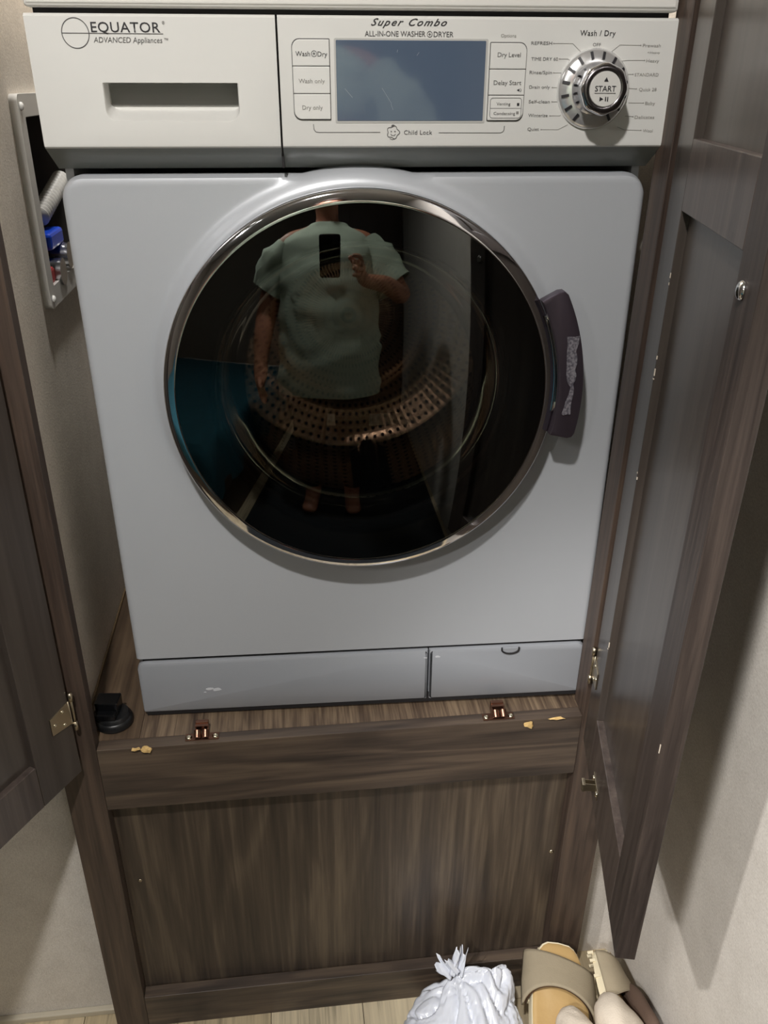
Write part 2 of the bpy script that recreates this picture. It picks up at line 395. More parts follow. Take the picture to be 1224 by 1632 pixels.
# control panel and detergent drawer: face, rounded lower lip, dark chamfer going back
def face_plate(bm, x0, x1, hole=None, zt=.8050):
    """cross-section in (y,z) swept along x; hole = (loop) cut in the flat face"""
    z1 = .6945
    prof = [(.018, zt), (-.0185, zt), (-.0205, zt-.0008), (-.0220, zt-.0025), (-.0220, z1+.004), (-.0214, z1+.0015), (-.0200, z1), (.0150, .6745), (.018, .6745)]
    def ring(x, ins): return [bm.verts.new((x, y, z)) for y, z in prof]
    a = ring(x0, 0); b = ring(x1, 0)
    nn = len(prof)
    bm.faces.new(a); bm.faces.new(b[::-1])
    for i in range(nn):
        j = (i+1) % nn
        if hole is not None and i == 3:
            inner = [bm.verts.new((x, -.0220, z)) for x, z in hole]
            es = [bm.edges.get((a[3], a[4])) or bm.edges.new((a[3], a[4])), bm.edges.get((b[3], b[4])) or bm.edges.new((b[3], b[4])),
                  bm.edges.get((a[3], b[3])) or bm.edges.new((a[3], b[3])), bm.edges.get((a[4], b[4])) or bm.edges.new((a[4], b[4]))]
            es += [bm.edges.new((inner[k-1], inner[k])) for k in range(len(inner))]
            bmesh.ops.triangle_fill(bm, edges=es, use_beauty=True, use_dissolve=False)
            # pocket
            back = []
            for x, z in hole:
                t = (z-HZ0)/(HZ1-HZ0)
                back.append(bm.verts.new((x, .004, HZ0+.0095+(HZ1-HZ0-.0095)*t)))
            mid = [bm.verts.new((x+(.0008 if x < HXM else -.0008), -.0205, z+(.0006 if z < HZ0+.01 else 0))) for x, z in hole]
            for u, v in ((inner, mid), (mid, back)):
                for k in range(len(inner)): bm.faces.new((u[k-1], u[k], v[k], v[k-1]))
            bm.faces.new(back)
        else: bm.faces.new((a[i], a[j], b[j], b[i]))
    return bm
HX0, HX1, HZ0, HZ1 = -.2375, -.1140, .7178, .7500; HXM = (HX0+HX1)/2
hole = rrect(HX0, HX1, HZ0, HZ1, (.010, .010, .0012, .0012), 6)
M['chamfergrey'] = mat('grey_chamfer', (128, 131, 127), .22)  # second, darker grey for the sloping underside
dr = obj('detergent_drawer', face_plate(bmesh.new(), -.2985, -.0772, hole), M['panel'], wd, auto=.5, mats=[M['panel'], M['chamfergrey']])
cp = obj('control_panel', face_plate(bmesh.new(), -.0752, .2985), M['panel'], wd, auto=.5, mats=[M['panel'], M['chamfergrey']])
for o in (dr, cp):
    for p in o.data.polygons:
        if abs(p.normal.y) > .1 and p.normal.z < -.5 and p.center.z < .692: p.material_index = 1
obj('handle_recess_back', prism(bmesh.new(), rrect(HX0+.001, HX1-.001, HZ0+.0125, HZ1-.0005, .002), .0030, .0038), mat('recess_grey', (118, 117, 113), .35), dr)
obj('drawer_gap', B(-.0774, -.0750, -.010, .016, .676, .804), M['gapdark'], wd)
YP = -.0221
def flat(bm, pts, y0=YP-.0002, y1=YP): return prism(bm, pts, y0, y1)
def stroke(bm, a, b, wdt, y0=YP-.0003, y1=YP):
    a = Vector(a); b = Vector(b); t = (b-a).normalized()*wdt/2; n = Vector((-t.y, t.x))
    p = [a-t*.4-n, b+t*.4-n, b+t*.4+n, a-t*.4+n]
    prism(bm, [q.to_tuple() for q in p], y0, y1)
def polyline(bm, pts, wdt, **k):
    for a, b in zip(pts, pts[1:]): stroke(bm, a, b, wdt, **k)
def arc(cx, cz, r, a0, a1, n): return [(cx+r*cos(a0+(a1-a0)*i/n), cz+r*sin(a0+(a1-a0)*i/n)) for i in range(n+1)]
def text(s, x0, x1, zc, h, m, parent, y=YP-.0003, shear=0, off=0, name='lettering', sp=1.0):
    c = bpy.data.curves.new('txt', 'FONT'); c.body = s; c.size = 1; c.shear = shear; c.offset = off; c.resolution_u = 3; c.extrude = 0; c.space_character = sp
    o = bpy.data.objects.new('txt', c); COL.objects.link(o)
    bpy.context.view_layer.update()
    me = bpy.data.meshes.new_from_object(o)
    bpy.data.objects.remove(o); bpy.data.curves.remove(c)
    X = [v.co.x for v in me.vertices]; lo, hi = min(X), max(X)
    cap = .70
    for v in me.vertices:
        v.co = Vector((x0+(v.co.x-lo)/(hi-lo)*(x1-x0), y, zc+(v.co.y-cap/2)/cap*h))
    me.name = name
    return put(name, me, m, parent)
# drawer lettering and emblem
text('EQUATOR', -.2410, -.1800, .7942, .0080, M['inkd'], dr, off=.006, sp=1.05)
text('\u00ae', -.1780, -.1755, .7978, .0025, M['ink'], dr)
text('ADVANCED Appliances', -.2400, -.1792, .7842, .0044, M['ink'], dr, shear=.15)
text('\u2122', -.1775, -.1740, .7842, .003, M['ink'], dr)
bm = bmesh.new(); polyline(bm, arc(-.2551, .7893, .0119, 0, 2*PI, 48), .0007); stroke(bm, (-.267, .7893), (-.1780, .7891), .0006)
obj('emblem', bm, M['ink'], dr)
# display
obj('display_frame', prism(bmesh.new(), rrect(-.0243, .1192, .7163, .7868, .0015), YP-.0004, YP+.001), mat('frame_pale', (188, 187, 183), .35), cp)
lcd, lnt, lb_ = newmat('lcd_glass'); lb_.inputs['Base Color'].default_value = lin(84, 98, 118); lb_.inputs['Roughness'].default_value = .07; lb_.inputs['Coat Weight'].default_value = .6
obj('display', prism(bmesh.new(), rrect(-.0226, .1172, .7180, .7852, .0008), YP-.0008, YP, bev=.0003), lcd, cp)
bm = bmesh.new()
SCR = mat('scratch', (150, 156, 166), .5)
for a, b in (((.020, .746), (.029, .733)), ((.0285, .7325), (.0305, .7275)), ((-.015, .7455), (-.008, .738)), ((.034, .7755), (.0345, .7775)), ((.0525, .773), (.0545, .7755))):
    bm = bmesh.new(); stroke(bm, a, b, .0003, y0=YP-.00095, y1=YP-.0008); obj('screen_scratch', bm, SCR, cp)
# buttons
def button_column(x0, x1, zs, side, labels):
    r = .007
    ring = rrect(x0-.0006, x1+.0006, zs[-1]-.0006, zs[0]+.0006, ((r, .001, .001, r) if side < 0 else (.001, r, r, .001)))
    obj('button_surround', flat(bmesh.new(), ring, YP-.0003, YP), M['ink'], cp)
    for i, (zt, zb) in enumerate(zip(zs, zs[1:])):
        rr = [.0006]*4
        if side < 0:
            if i == 0: rr[3] = r
            if i == len(zs)-2: rr[0] = r
        else:
            if i == 0: rr[2] = r
            if i == len(zs)-2: rr[1] = r
        b = obj('button', prism(bmesh.new(), rrect(x0, x1, zb+.0003, zt-.0003, rr), YP-.0022, YP, bev=.0006), M['panel'], cp)
        for (s, a, c, z, h, m) in labels[i]:
            text(s, a, c, z, h, m, cp, y=YP-.0026)
button_column(-.0628, -.0288, (.7858, .7639, .7411, .7192), -1,
    [[('Wash', -.0598, -.0466, .774, .0040, M['inkd']), ('Dry', -.0395, -.0308, .7738, .0040, M['inkd'])],
     [('Wash only', -.0578, -.0336, .7518, .0036, M['inkl'])], [('Dry only', -.0553, -.0362, .7296, .0036, M['inkl'])]])
button_column(.1216, .1558, (.7838, .7620, .7400, .7182), 1,
    [[('Dry Level', .1282, .1500, .774, .0038, M['ink'])], [('Delay Start', .1258, .1522, .7508, .0038, M['ink'])], []])
yb = YP-.0025
bm = bmesh.new(); polyline(bm, arc(-.0428, .774, .0024, 0, 2*PI, 20), .0005, y0=yb, y1=YP-.0021)
stroke(bm, (-.0438, .774), (-.0418, .774), .0007, y0=yb, y1=YP-.0021); stroke(bm, (-.0428, .773), (-.0428, .775), .0007, y0=yb, y1=YP-.0021)
obj('plus_symbol', bm, M['ink'], cp); bm = bmesh.new()
polyline(bm, arc(.0641, .7903, .0023, 0, 2*PI, 20), .0005)
stroke(bm, (.0631, .7903), (.0651, .7903), .0006); stroke(bm, (.0641, .7893), (.0641, .7913), .0006)
obj('plus_symbol', bm, M['ink'], cp)
bm = bmesh.new()
prism(bm, [(.1487, .7439), (.1497, .7439), (.1509, .7430), (.1509, .7458), (.1497, .7449), (.1487, .7449)], yb, YP-.0021)
polyline(bm, arc(.1507, .7444, .0018, -.9, .9, 6), .0004, y0=yb, y1=YP-.0021)
obj('sound_symbol', bm, M['inkd'], cp)
bm = bmesh.new(); ring = rrect(.1236, .1538, .7205, .7378, .0025, 4); polyline(bm, ring+ring[:1], .0004, y0=yb, y1=YP-.0021)
stroke(bm, (.1238, .7289), (.1535, .7289), .0003, y0=yb, y1=YP-.0021)
obj('option_frame', bm, M['ink'], cp)
text('Venting', .1295, .1430, .7328, .0026, M['ink'], cp, y=yb-.0002); text('Condensing', .1272, .1480, .7246, .0026, M['ink'], cp, y=yb-.0002)
obj('option_mark', flat(bmesh.new(), rrect(.1495, .1517, .7310, .7335, .0001), yb, YP-.0021), M['inkd'], cp)
obj('option_mark', flat(bmesh.new(), rrect(.1492, .1516, .7238, .7263, .0001), yb, YP-.0021), M['inkl'], cp)
text('Super Combo', .0098, .0800, .7998, .0058, M['inkd'], cp, shear=.55, off=.012, sp=1.25)
text('ALL-IN-ONE WASHER', .0042, .0602, .7905, .0044, M['ink'], cp, off=.008)
text('DRYER', .0678, .0862, .7903, .0044, M['ink'], cp, off=.008)
text('Options', .1307, .1450, .7896, .0027, M['inkl'], cp)
text('Child Lock', .0413, .0686, .7080, .0038, M['ink'], cp, off=.01, sp=1.1)
bm = bmesh.new()
polyline(bm, [(-.0454, .7151), (-.0450, .7105), (-.0432, .7085), (-.0405, .7081), (.0183, .7081)], .0005)
obj('bracket_line', bm, M['ink'], cp); bm = bmesh.new()
polyline(bm, [(.0752, .7076), (.1355, .7074), (.1378, .7084), (.1388, .7100), (.1391, .7135)], .0005)
obj('bracket_line', bm, M['ink'], cp)
# child face pictogram
bm = bmesh.new(); fx, fz = .0308, .7080
polyline(bm, [(fx+(.0052+.0007*cos(5*t))*cos(t)*1.08, fz+(.0052+.0007*cos(5*t))*sin(t)) for t in [2*PI*i/40 for i in range(41)]], .0006)
for s in (-1, 1): prism(bm, arc(fx+s*.0018, fz+.0008, .0006, 0, 2*PI*7/8, 7), YP-.0004, YP)
polyline(bm, arc(fx, fz-.0002, .0026, PI+.5, 2*PI-.5, 8), .0005)
prism(bm, [(fx-.0022, fz+.0052), (fx+.0020, fz+.0053), (fx+.0010, fz+.0066), (fx-.0010, fz+.0068)], YP-.0004, YP)
polyline(bm, [(fx-.003, fz-.0055), (fx-.001, fz-.0064), (fx+.001, fz-.0060), (fx+.0028, fz-.0050)], .0005)
obj('child_face_pictogram', bm, M['ink'], cp)
# dial labels
text('Wash / Dry', .2054, .2392, .7922, .0046, M['inkd'], cp, off=.008, sp=1.1)
text('OFF', .2185, .2262, .7827, .0028, M['ink'], cp)
LB = [('REFRESH', 0.1598, 0.7837, 0.1796, (0.181, 0.7835), (0.1993, 0.7835), (0.2084, 0.7761)),
('TIME DRY 60', 0.1608, 0.7707, 0.1864, (0.188, 0.7708), (0.1956, 0.7708), (0.2, 0.7688)),
('Rinse/Spin', 0.1601, 0.7595, 0.1816, (0.1833, 0.7592), (0.19, 0.7592), (0.1934, 0.7586)),
('Drain only', 0.1607, 0.7472, 0.1807, (0.1831, 0.7468), (0.1895, 0.7467), (0.1897, 0.7467)),
('Self-clean', 0.1612, 0.7347, 0.1818, (0.1839, 0.7346), (0.1893, 0.7346), (0.1895, 0.7346)),
('Winterize', 0.1617, 0.7228, 0.1807, (0.183, 0.7224), (0.1927, 0.7224), (0.1936, 0.7231)),
('Quiet', 0.1619, 0.7107, 0.1732, (0.1754, 0.7103), (0.1922, 0.7102), (0.2013, 0.7146)),
('Prewash', 0.2668, 0.7823, 0.2842, (0.2648, 0.7824), (0.2446, 0.7826), (0.2366, 0.7765)),
('+Heavy', 0.272, 0.7765, 0.2842, None, None, None),
('Heavy', 0.272, 0.7697, 0.2844, (0.2703, 0.77), (0.253, 0.7699), (0.248, 0.7693)),
('STANDARD', 0.2623, 0.7579, 0.2857, (0.2605, 0.7582), (0.2554, 0.7582), (0.2529, 0.7576)),
('Quick 28', 0.2683, 0.7453, 0.2856, (0.2657, 0.7458), (0.2605, 0.7461), (0.2579, 0.7461)),
('Baby', 0.2761, 0.7334, 0.286, (0.2743, 0.7336), (0.2631, 0.7337), (0.2596, 0.7337)),
('Delicates', 0.2674, 0.7212, 0.287, (0.2656, 0.7217), (0.2594, 0.7221), (0.2577, 0.7221)),
('Wool', 0.2773, 0.7091, 0.2872, (0.2752, 0.7096), (0.2584, 0.7099), (0.2511, 0.7126))]
for s, a, z, b, p, q, r in LB:
    text(s, a, b, z, .0028 if s[0] != '+' else .0018, M['ink'] if a < .2 else M['inkl'], cp)
    if p:
        bm = bmesh.new(); polyline(bm, [p, q, r], .00035); prism(bm, arc(p[0], p[1], .0005, 0, 2*PI*7/8, 7), YP-.0004, YP)
        obj('leader_line', bm, M['inkl'], cp)
# dial: bezel cone, ticks, chrome knob, start button
dx, dz = .2226, .7452
dial = obj('dial', lathe(bmesh.new(), [(.0350, YP), (.0348, YP-.0022), (.0335, YP-.0040), (.0310, YP-.0060), (.0240, YP-.0085), (.0225, YP-.0088), (0, YP-.0088)], dx, dz, 72), mat('satin_bezel', (238, 238, 238), .2, metal=.7), wd, smooth=True)
bm = bmesh.new()
for k in range(16):
    a = PI/2+(k+.5)*2*PI/16+0.0
    if k in (7, 8): continue
    p = [Vector((dx+r*cos(a), y, dz+r*sin(a))) for r, y in ((.0255, YP-.0082), (.0322, YP-.0055))]
    t = Vector((-sin(a), 0, cos(a)))*.00125
    vs8 = []
    for q in p:
        for s in (-1, 1):
            for d in (0, -.0007): vs8.append(bm.verts.new(q+t*s+Vector((0, d-.0004, 0))))
    bmesh.ops.convex_hull(bm, input=vs8)
obj('dial_tick', bm, M['inkd'], dial)
kn = []
bm = bmesh.new()
def lobed(r0, y, lob):
    return [bm.verts.new((dx+r*cos(a), y, dz+r*sin(a))) for a, r in [(2*PI*i/96, r0*(1-lob*(.5-.5*cos(8*2*PI*i/96)))) for i in range(96)]]
prof = [(.0225, YP-.0088, 0), (.0215, YP-.012, .01), (.0196, YP-.020, .03), (.0208, YP-.028, .04), (.0222, YP-.0325, .045), (.0222, YP-.0350, .045), (.0206, YP-.0372, .04), (.0160, YP-.0378, 0)]
rows = [lobed(*q) for q in prof]
for a, b in zip(rows, rows[1:]):
    for i in range(96): bm.faces.new((a[i-1], a[i], b[i], b[i-1]))
knob = obj('knob', bm, M['chrome'], dial, smooth=True)
obj('knob_ring', lathe(bmesh.new(), [(.0200, YP-.0374), (.0198, YP-.0384), (.0150, YP-.0386), (.0146, YP-.0378)], dx, dz, 64), mat('knob_grey', (120, 116, 118), .25, metal=1), dial, smooth=True)
yk = YP-.0392
obj('start_button', lathe(bmesh.new(), [(.0147, YP-.0376), (.0147, yk+.0004), (.0143, yk), (0, yk)], dx, dz, 48), mat('start_white', (212, 210, 205), .3), dial, auto=.6)
text('START', dx-.0098, dx+.0098, dz+.0004, .0046, M['inkd'], dial, y=yk-.0003, off=.01)
bm = bmesh.new()
prism(bm, [(dx-.0020, dz+.0062), (dx+.0020, dz+.0062), (dx, dz+.0098)], yk-.0004, yk)
stroke(bm, (dx-.0098, dz-.0034), (dx+.0098, dz-.0034), .0004, y0=yk-.0004, y1=yk)
prism(bm, [(dx-.0046, dz-.0100), (dx-.0012, dz-.0082), (dx-.0046, dz-.0064)], yk-.0004, yk)
for s in (.0006, .0026): prism(bm, rrect(dx+s, dx+s+.0009, dz-.0100, dz-.0064, .0001, 2), yk-.0004, yk)
obj('start_symbols', bm, M['inkd'], dial)

# ---- door
door = obj('washer_door', lathe(bmesh.new(), [(.1990, -.0110), (.2110, -.0110), (.2127, -.0130), (.2127, -.0330), (.2125, -.0345), (.2118, -.0360), (.2105, -.0371), (.2085, -.0379), (.2055, -.0388), (.2022, -.0396), (.1994, -.0402), (.1986, -.0398), (.1985, -.0110)], CX, CZ, 160), M['chrome'], wd, auto=.9)
obj('hinge_shadow_ring', lathe(bmesh.new(), [(.190, -.0109), (.2050, -.0109), (.2050, -.0070), (.190, -.0070)], CX, CZ, 120), M['rubber'], door)
# smoked outer glass dome, apex slightly low
gm, gnt, gb = newmat('smoked_glass')
gnt.nodes.remove(gb)
N = gnt.nodes.new; L = gnt.links.new
tr = N('ShaderNodeBsdfTransparent'); tr.inputs[0].default_value = (.34, .30, .28, 1)
gl = N('ShaderNodeBsdfGlossy'); gl.inputs['Roughness'].default_value = .012; gl.inputs['Color'].default_value = (.95, 1, .98, 1)
fr = N('ShaderNodeFresnel'); fr.inputs['IOR'].default_value = 1.75
mx = N('ShaderNodeMixShader'); L(fr.outputs[0], mx.inputs[0]); L(tr.outputs[0], mx.inputs[1]); L(gl.outputs[0], mx.inputs[2])
L(mx.outputs[0], gnt.nodes['Material Output'].inputs[0])
bm = bmesh.new(); RG, DZ = 1.10, -.024; rg = .1992; nr, na = 40, 144
def gy(x, z): return -.0400-((rg*rg-(x*x+z*z))/(2*RG)) - (-DZ)*(-1)*0 + DZ*0
rows = [[bm.verts.new((CX, 0, CZ))]]
for j in range(1, nr+1):
    r = rg*j/nr; rows.append([bm.verts.new((CX+r*cos(2*PI*i/na), 0, CZ+r*sin(2*PI*i/na))) for i in range(na)])
for rw in rows:
    for v in rw:
        x, z = v.co.x-CX, v.co.z-CZ
        rr = x*x+z*z; edge = 1-rr/rg/rg
        v.co.y = -.0405-(rg*rg-rr)/(2*RG)*(1 - .55*z/rg*0) + .020*z*edge*0 + (-DZ/RG)*z*0
for i in range(na): bm.faces.new((rows[0][0], rows[1][i], rows[1][(i+1) % na]))
for a, b in zip(rows[1:], rows[2:]):
    for i in range(na): bm.faces.new((a[i], b[i], b[(i+1) % na], a[(i+1) % na]))
glass = obj('door_glass', bm, gm, door, smooth=True)
obj('glass_mask_ring', lathe(bmesh.new(), [(.1980, -.0380), (.1660, -.0400), (.1600, -.0340), (.1700, -.0300), (.1980, -.0300)], CX, CZ, 120), M['mask'], door, smooth=True)
# inner porthole bowl
gm2 = gm.copy(); gm2.name = 'clear_bowl_glass'
for nd in gm2.node_tree.nodes:
    if nd.type == 'BSDF_TRANSPARENT': nd.inputs[0].default_value = (.90, .86, .82, 1)
    if nd.type == 'FRESNEL': nd.inputs['IOR'].default_value = 1.22
    if nd.type == 'BSDF_GLOSSY': nd.inputs['Roughness'].default_value = .04
prof = [(.1660, -.0300), (.1560, -.024), (.1500, .005), (.1420, .045), (.1300, .070), (.1150, .082), (.0900, .089), (.0500, .093), (0, .094)]
obj('porthole_bowl', lathe(bmesh.new(), prof, CX, CZ, 120), gm2, door, smooth=True)
obj('bowl_rim', lathe(bmesh.new(), [(.1660, -.029), (.1600, -.026), (.1600, -.006), (.1720, -.006), (.1760, -.029)], CX, CZ, 120), mat('bowl_rim_grey', (70, 66, 66), .35), door, smooth=True)
obj('door_gasket', lathe(bmesh.new(), [(.1950, .004), (.1850, -.004), (.1720, .002), (.1640, .020), (.1660, .050), (.1720, .072), (.190, .080)], CX, CZ, 120), M['rubber'], wd, smooth=True)
# drum
dmat, dn, dbs = newmat('perforated_steel'); N = dn.nodes.new; L = dn.links.new
dbs.inputs['Metallic'].default_value = 1; dbs.inputs['Roughness'].default_value = .27
uvn = N('ShaderNodeTexCoord'); mp = N('ShaderNodeMapping'); mp.inputs['Scale'].default_value = (96, 72, 1); L(uvn.outputs['UV'], mp.inputs[0])
vo = N('ShaderNodeTexVoronoi'); vo.voronoi_dimensions = '2D'; vo.inputs['Scale'].default_value = 1; vo.inputs['Randomness'].default_value = 0; L(mp.outputs[0], vo.inputs['Vector'])
gt = N('ShaderNodeMath'); gt.operation = 'GREATER_THAN'; gt.inputs[1].default_value = .22; L(vo.outputs['Distance'], gt.inputs[0])
mc = N('ShaderNodeMix'); mc.data_type = 'RGBA'; mc.inputs[6].default_value = (.01, .008, .006, 1); mc.inputs[7].default_value = lin(236, 222, 200)
L(gt.outputs[0], mc.inputs[0]); L(mc.outputs[2], dbs.inputs['Base Color'])
bpn = N('ShaderNodeBump'); bpn.inputs['Strength'].default_value = .35; bpn.inputs['Distance'].default_value = .002; L(vo.outputs['Distance'], bpn.inputs['Height']); L(bpn.outputs['Normal'], dbs.inputs['Normal'])
prof = [(.170, .092), (.205, .096), (.212, .104), (.212, .330), (.206, .338), (.175, .342), (.168, .350), (.120, .356), (.112, .348), (.060, .345), (0, .345)]
drum = obj('drum', lathe(bmesh.new(), prof, CX, CZ, 96, uv=True), dmat, wd, smooth=True)
for k in range(3):
    a = -PI/2+.12+k*2*PI/3
    bm = bmesh.new(); rw = []
    for t in range(13):
        y = .11+.215*t/12; hgt = .030*min(1, sin(PI*(t+.6)/13.2)*2.2)
        rw.append([bm.verts.new((CX+(.210-hh)*cos(a)-ww*sin(a), y, CZ+(.210-hh)*sin(a)+ww*cos(a))) for ww, hh in ((-.028, 0), (-.016, hgt*.55), (-.006, hgt), (.006, hgt), (.016, hgt*.55), (.028, 0))])
    for p, q in zip(rw, rw[1:]):
        for i in range(5): bm.faces.new((p[i], p[i+1], q[i+1], q[i]))
    obj('drum_paddle', bm, dmat, drum, smooth=True)
# handle: curved smoked-chrome grip on the right of the ring
def sector(r0, r1, a0, a1, n=28, rc=.007):
    pts = []
    pts += arc(CX, CZ, r0, a1, a0, n)
    dr_ = rc/r1
    pts += [(CX+(r1-rc)*cos(a0), CZ+(r1-rc)*sin(a0)), (CX+(r1-rc*.3)*cos(a0+dr_*.3), CZ+(r1-rc*.3)*sin(a0+dr_*.3))]
    pts += arc(CX, CZ, r1, a0+dr_, a1-dr_, n)
    pts += [(CX+(r1-rc*.3)*cos(a1-dr_*.3), CZ+(r1-rc*.3)*sin(a1-dr_*.3)), (CX+(r1-rc)*cos(a1), CZ+(r1-rc)*sin(a1))]
    return pts
hd = obj('door_handle', prism(bmesh.new(), sector(.2128, .2398, -.218, .500), -.0470, -.0330, bev=.0012), M['darkchrome'], door, auto=.6)
obj('handle_bridge', prism(bmesh.new(), arc(CX, CZ, .2100, .42, -.10, 18)+arc(CX, CZ, .2230, -.10, .42, 18), -.0400, -.0260, bev=.003), M['chrome'], door, auto=.6)
obj('handle_back', prism(bmesh.new(), sector(.2160, .2385, -.210, .492), -.0335, -.0285), mat('handle_grey', (150, 150, 152), .4), door)
res = [(.2075, .5120), (.2120, .5123), (.2165, .5118), (.2212, .5128), (.2208, .5040), (.2190, .4960), (.2212, .4900), (.2216, .4830), (.2200, .4760), (.2222, .4700), (.2214, .4640), (.2196, .4600), (.2212, .4540), (.2205, .4440), (.2195, .4380), (.2200, .4250), (.2160, .4255), (.2120, .4245), (.2100, .4262), (.2120, .4330), (.2130, .4400), (.2155, .4470), (.2170, .4560), (.2130, .4620), (.2110, .4700), (.2104, .4780), (.2098, .4860), (.2092, .4940), (.2090, .5040)]
rm, rnt, rb = newmat('glue_residue'); rb.inputs['Roughness'].default_value = .7
nn_ = rnt.nodes.new('ShaderNodeTexNoise'); nn_.inputs['Scale'].default_value = 420; nn_.inputs['Detail'].default_value = 4
rr_ = rnt.nodes.new('ShaderNodeValToRGB'); rr_.color_ramp.elements[0].position = .4; rr_.color_ramp.elements[0].color = lin(74, 70, 78); rr_.color_ramp.elements[1].position = .62; rr_.color_ramp.elements[1].color = lin(122, 118, 124)
tt_ = rnt.nodes.new('ShaderNodeTexCoord'); rnt.links.new(tt_.outputs['Object'], nn_.inputs['Vector']); rnt.links.new(nn_.outputs['Fac'], rr_.inputs[0]); rnt.links.new(rr_.outputs[0], rb.inputs['Base Color'])
res = [(x+.0065, z) for x, z in res][::-1]
bm = bmesh.new(); prism(bm, res, -.0484, -.0478)
rz = obj('adhesive_residue', bm, rm, door); rz['label'] = 'rough grey patch of torn tape glue on the handle'

# ------------------------------------------------------------------ closet cabinet (face frame, platform, doors)
cab = empty('closet_cabinet', 'dark wood closet cabinet with open doors and platform carrying the washer', 'cabinet', None, Matrix.Translation((0, 0, ZF)))
def cobj(name, bm, m, parent=cab, **k):
    if parent is cab: bm = xform(bm, Matrix.Translation((0, 0, -ZF)))
    return obj(name, bm, m, parent, **k)
cobj('stile', B(-.368, -.320, 0, .020, ZF, ZC-.002, bev=.0008), M['w_stile'])
cobj('stile', B(.320, .374, 0, .036, ZF, ZC-.002, bev=.0008), M['w_stile'])
cobj('top_rail', B(-.3198, .3198, 0, .020, 1.34, ZC-.002, bev=.0008), M['w_rail'])
cobj('platform_rail', B(-.3198, .3198, 0, .0185, -.104, .0, bev=.0009), M['w_rail'])
cobj('bottom_rail', B(-.3198, .3198, 0, .0195, ZF, -.506, bev=.0008), M['w_rail'])
cobj('recessed_panel', B(-.3198, .3198, .020, .030, ZF, -.104), M['w_panel'])
cobj('platform_board', B(-.2685, .372, .0187, .698, -.018, -.0004), M['w_shelf'])
cobj('platform_board', B(-.3425, -.2690, .0187, .698, -.018, -.0002), M['w_shelf2'])
cobj('platform_edge_strip', B(-.3425, -.3400, .0210, .698, -.0002, .005), mat('edge_trim', (120, 100, 74), .5))
cobj('platform_bearer', B(-.05, -.02, .035, .69, ZF, -.0185), M['w_stile'])
# chips of raw wood along the rail's front edge
def chip(x, z, wx, wz, seed):
    random.seed(seed); bm = bmesh.new(); vs_ = []
    for i in range(26):
        a = random.uniform(0, 2*PI); r = random.uniform(.3, 1)
        vs_.append(bm.verts.new((x+wx*r*cos(a), random.uniform(-.0042, .001), z+wz*r*sin(a))))
    bmesh.ops.convex_hull(bm, input=vs_)
    bmesh.ops.delete(bm, geom=[v for v in bm.verts if not v.link_faces], context='VERTS')
    bmesh.ops.subdivide_edges(bm, edges=bm.edges, cuts=2, use_grid_fill=True)
    for v in bm.verts: v.co += noise.noise_vector(v.co*260)*.0014
    return cobj('raw_wood_chip', bm, M['chip'])
c = chip(-.258, -.0015, .0085, .0055, 3); c['label'] = 'torn patch of bare yellow wood'
c = chip(-.272, .0000, .0075, .0016, 5)
c = chip(.245, -.0075, .0085, .0080, 8); c['label'] = 'rounded patch of bare yellow wood'
c = chip(.283, .0000, .0120, .0018, 9)
def screw(p, n, r, parent, m=None, name='screw'):
    n = Vector(n).normalized(); bm = bmesh.new()
    q = n.to_track_quat('Z', 'Y').to_matrix().to_4x4(); q.translation = Vector(p)
    lathe(bm, [(r, 0), (r*.95, r*.25), (r*.6, r*.5), (r*.22, r*.6), (r*.2, r*.35), (0, r*.35)], n=16, axis='z')
    xform(bm, q)
    return (cobj if parent is cab else obj)(name, bm, m or M['screw'], parent, smooth=True)
screw((.3125, .0198, -.284), (0, -1, 0), .0035, cab); screw((-.300, .0198, -.267), (0, -1, 0), .0028, cab, M['nickel'])
# double roller catches
def catch(x, y):
    rail = bmesh.new(); box(rail, x-.0215, x+.0215, y-.0065, y+.006, 0, .0016, bev=.0005)
    box(rail, x-.0085, x-.0070, y-.005, y+.012, .0016, .0120); box(rail, x+.0070, x+.0085, y-.005, y+.012, .0016, .0120)
    box(rail, x-.0085, x+.0085, y+.009, y+.0150, .0030, .0165, bev=.001); box(rail, x-.0085, x+.0085, y+.004, y+.013, .0135, .0147)
    rc = cobj('roller_catch', rail, M['copper'])
    for s in (-1, 1):
        b = bmesh.new(); cyl(b, (x+s*.0052, y-.0085, .0065-ZF), (x+s*.0052, y-.0010, .0125-ZF), .0046, 24)
        obj('roller', b, M['copper'], rc, auto=.6)
        screw((x+s*.0168, y-.0015, .0016-ZF), (0, 0, 1), .0042, rc)
    return rc
catch(-.188, .0120)
catch(.205, .0100)

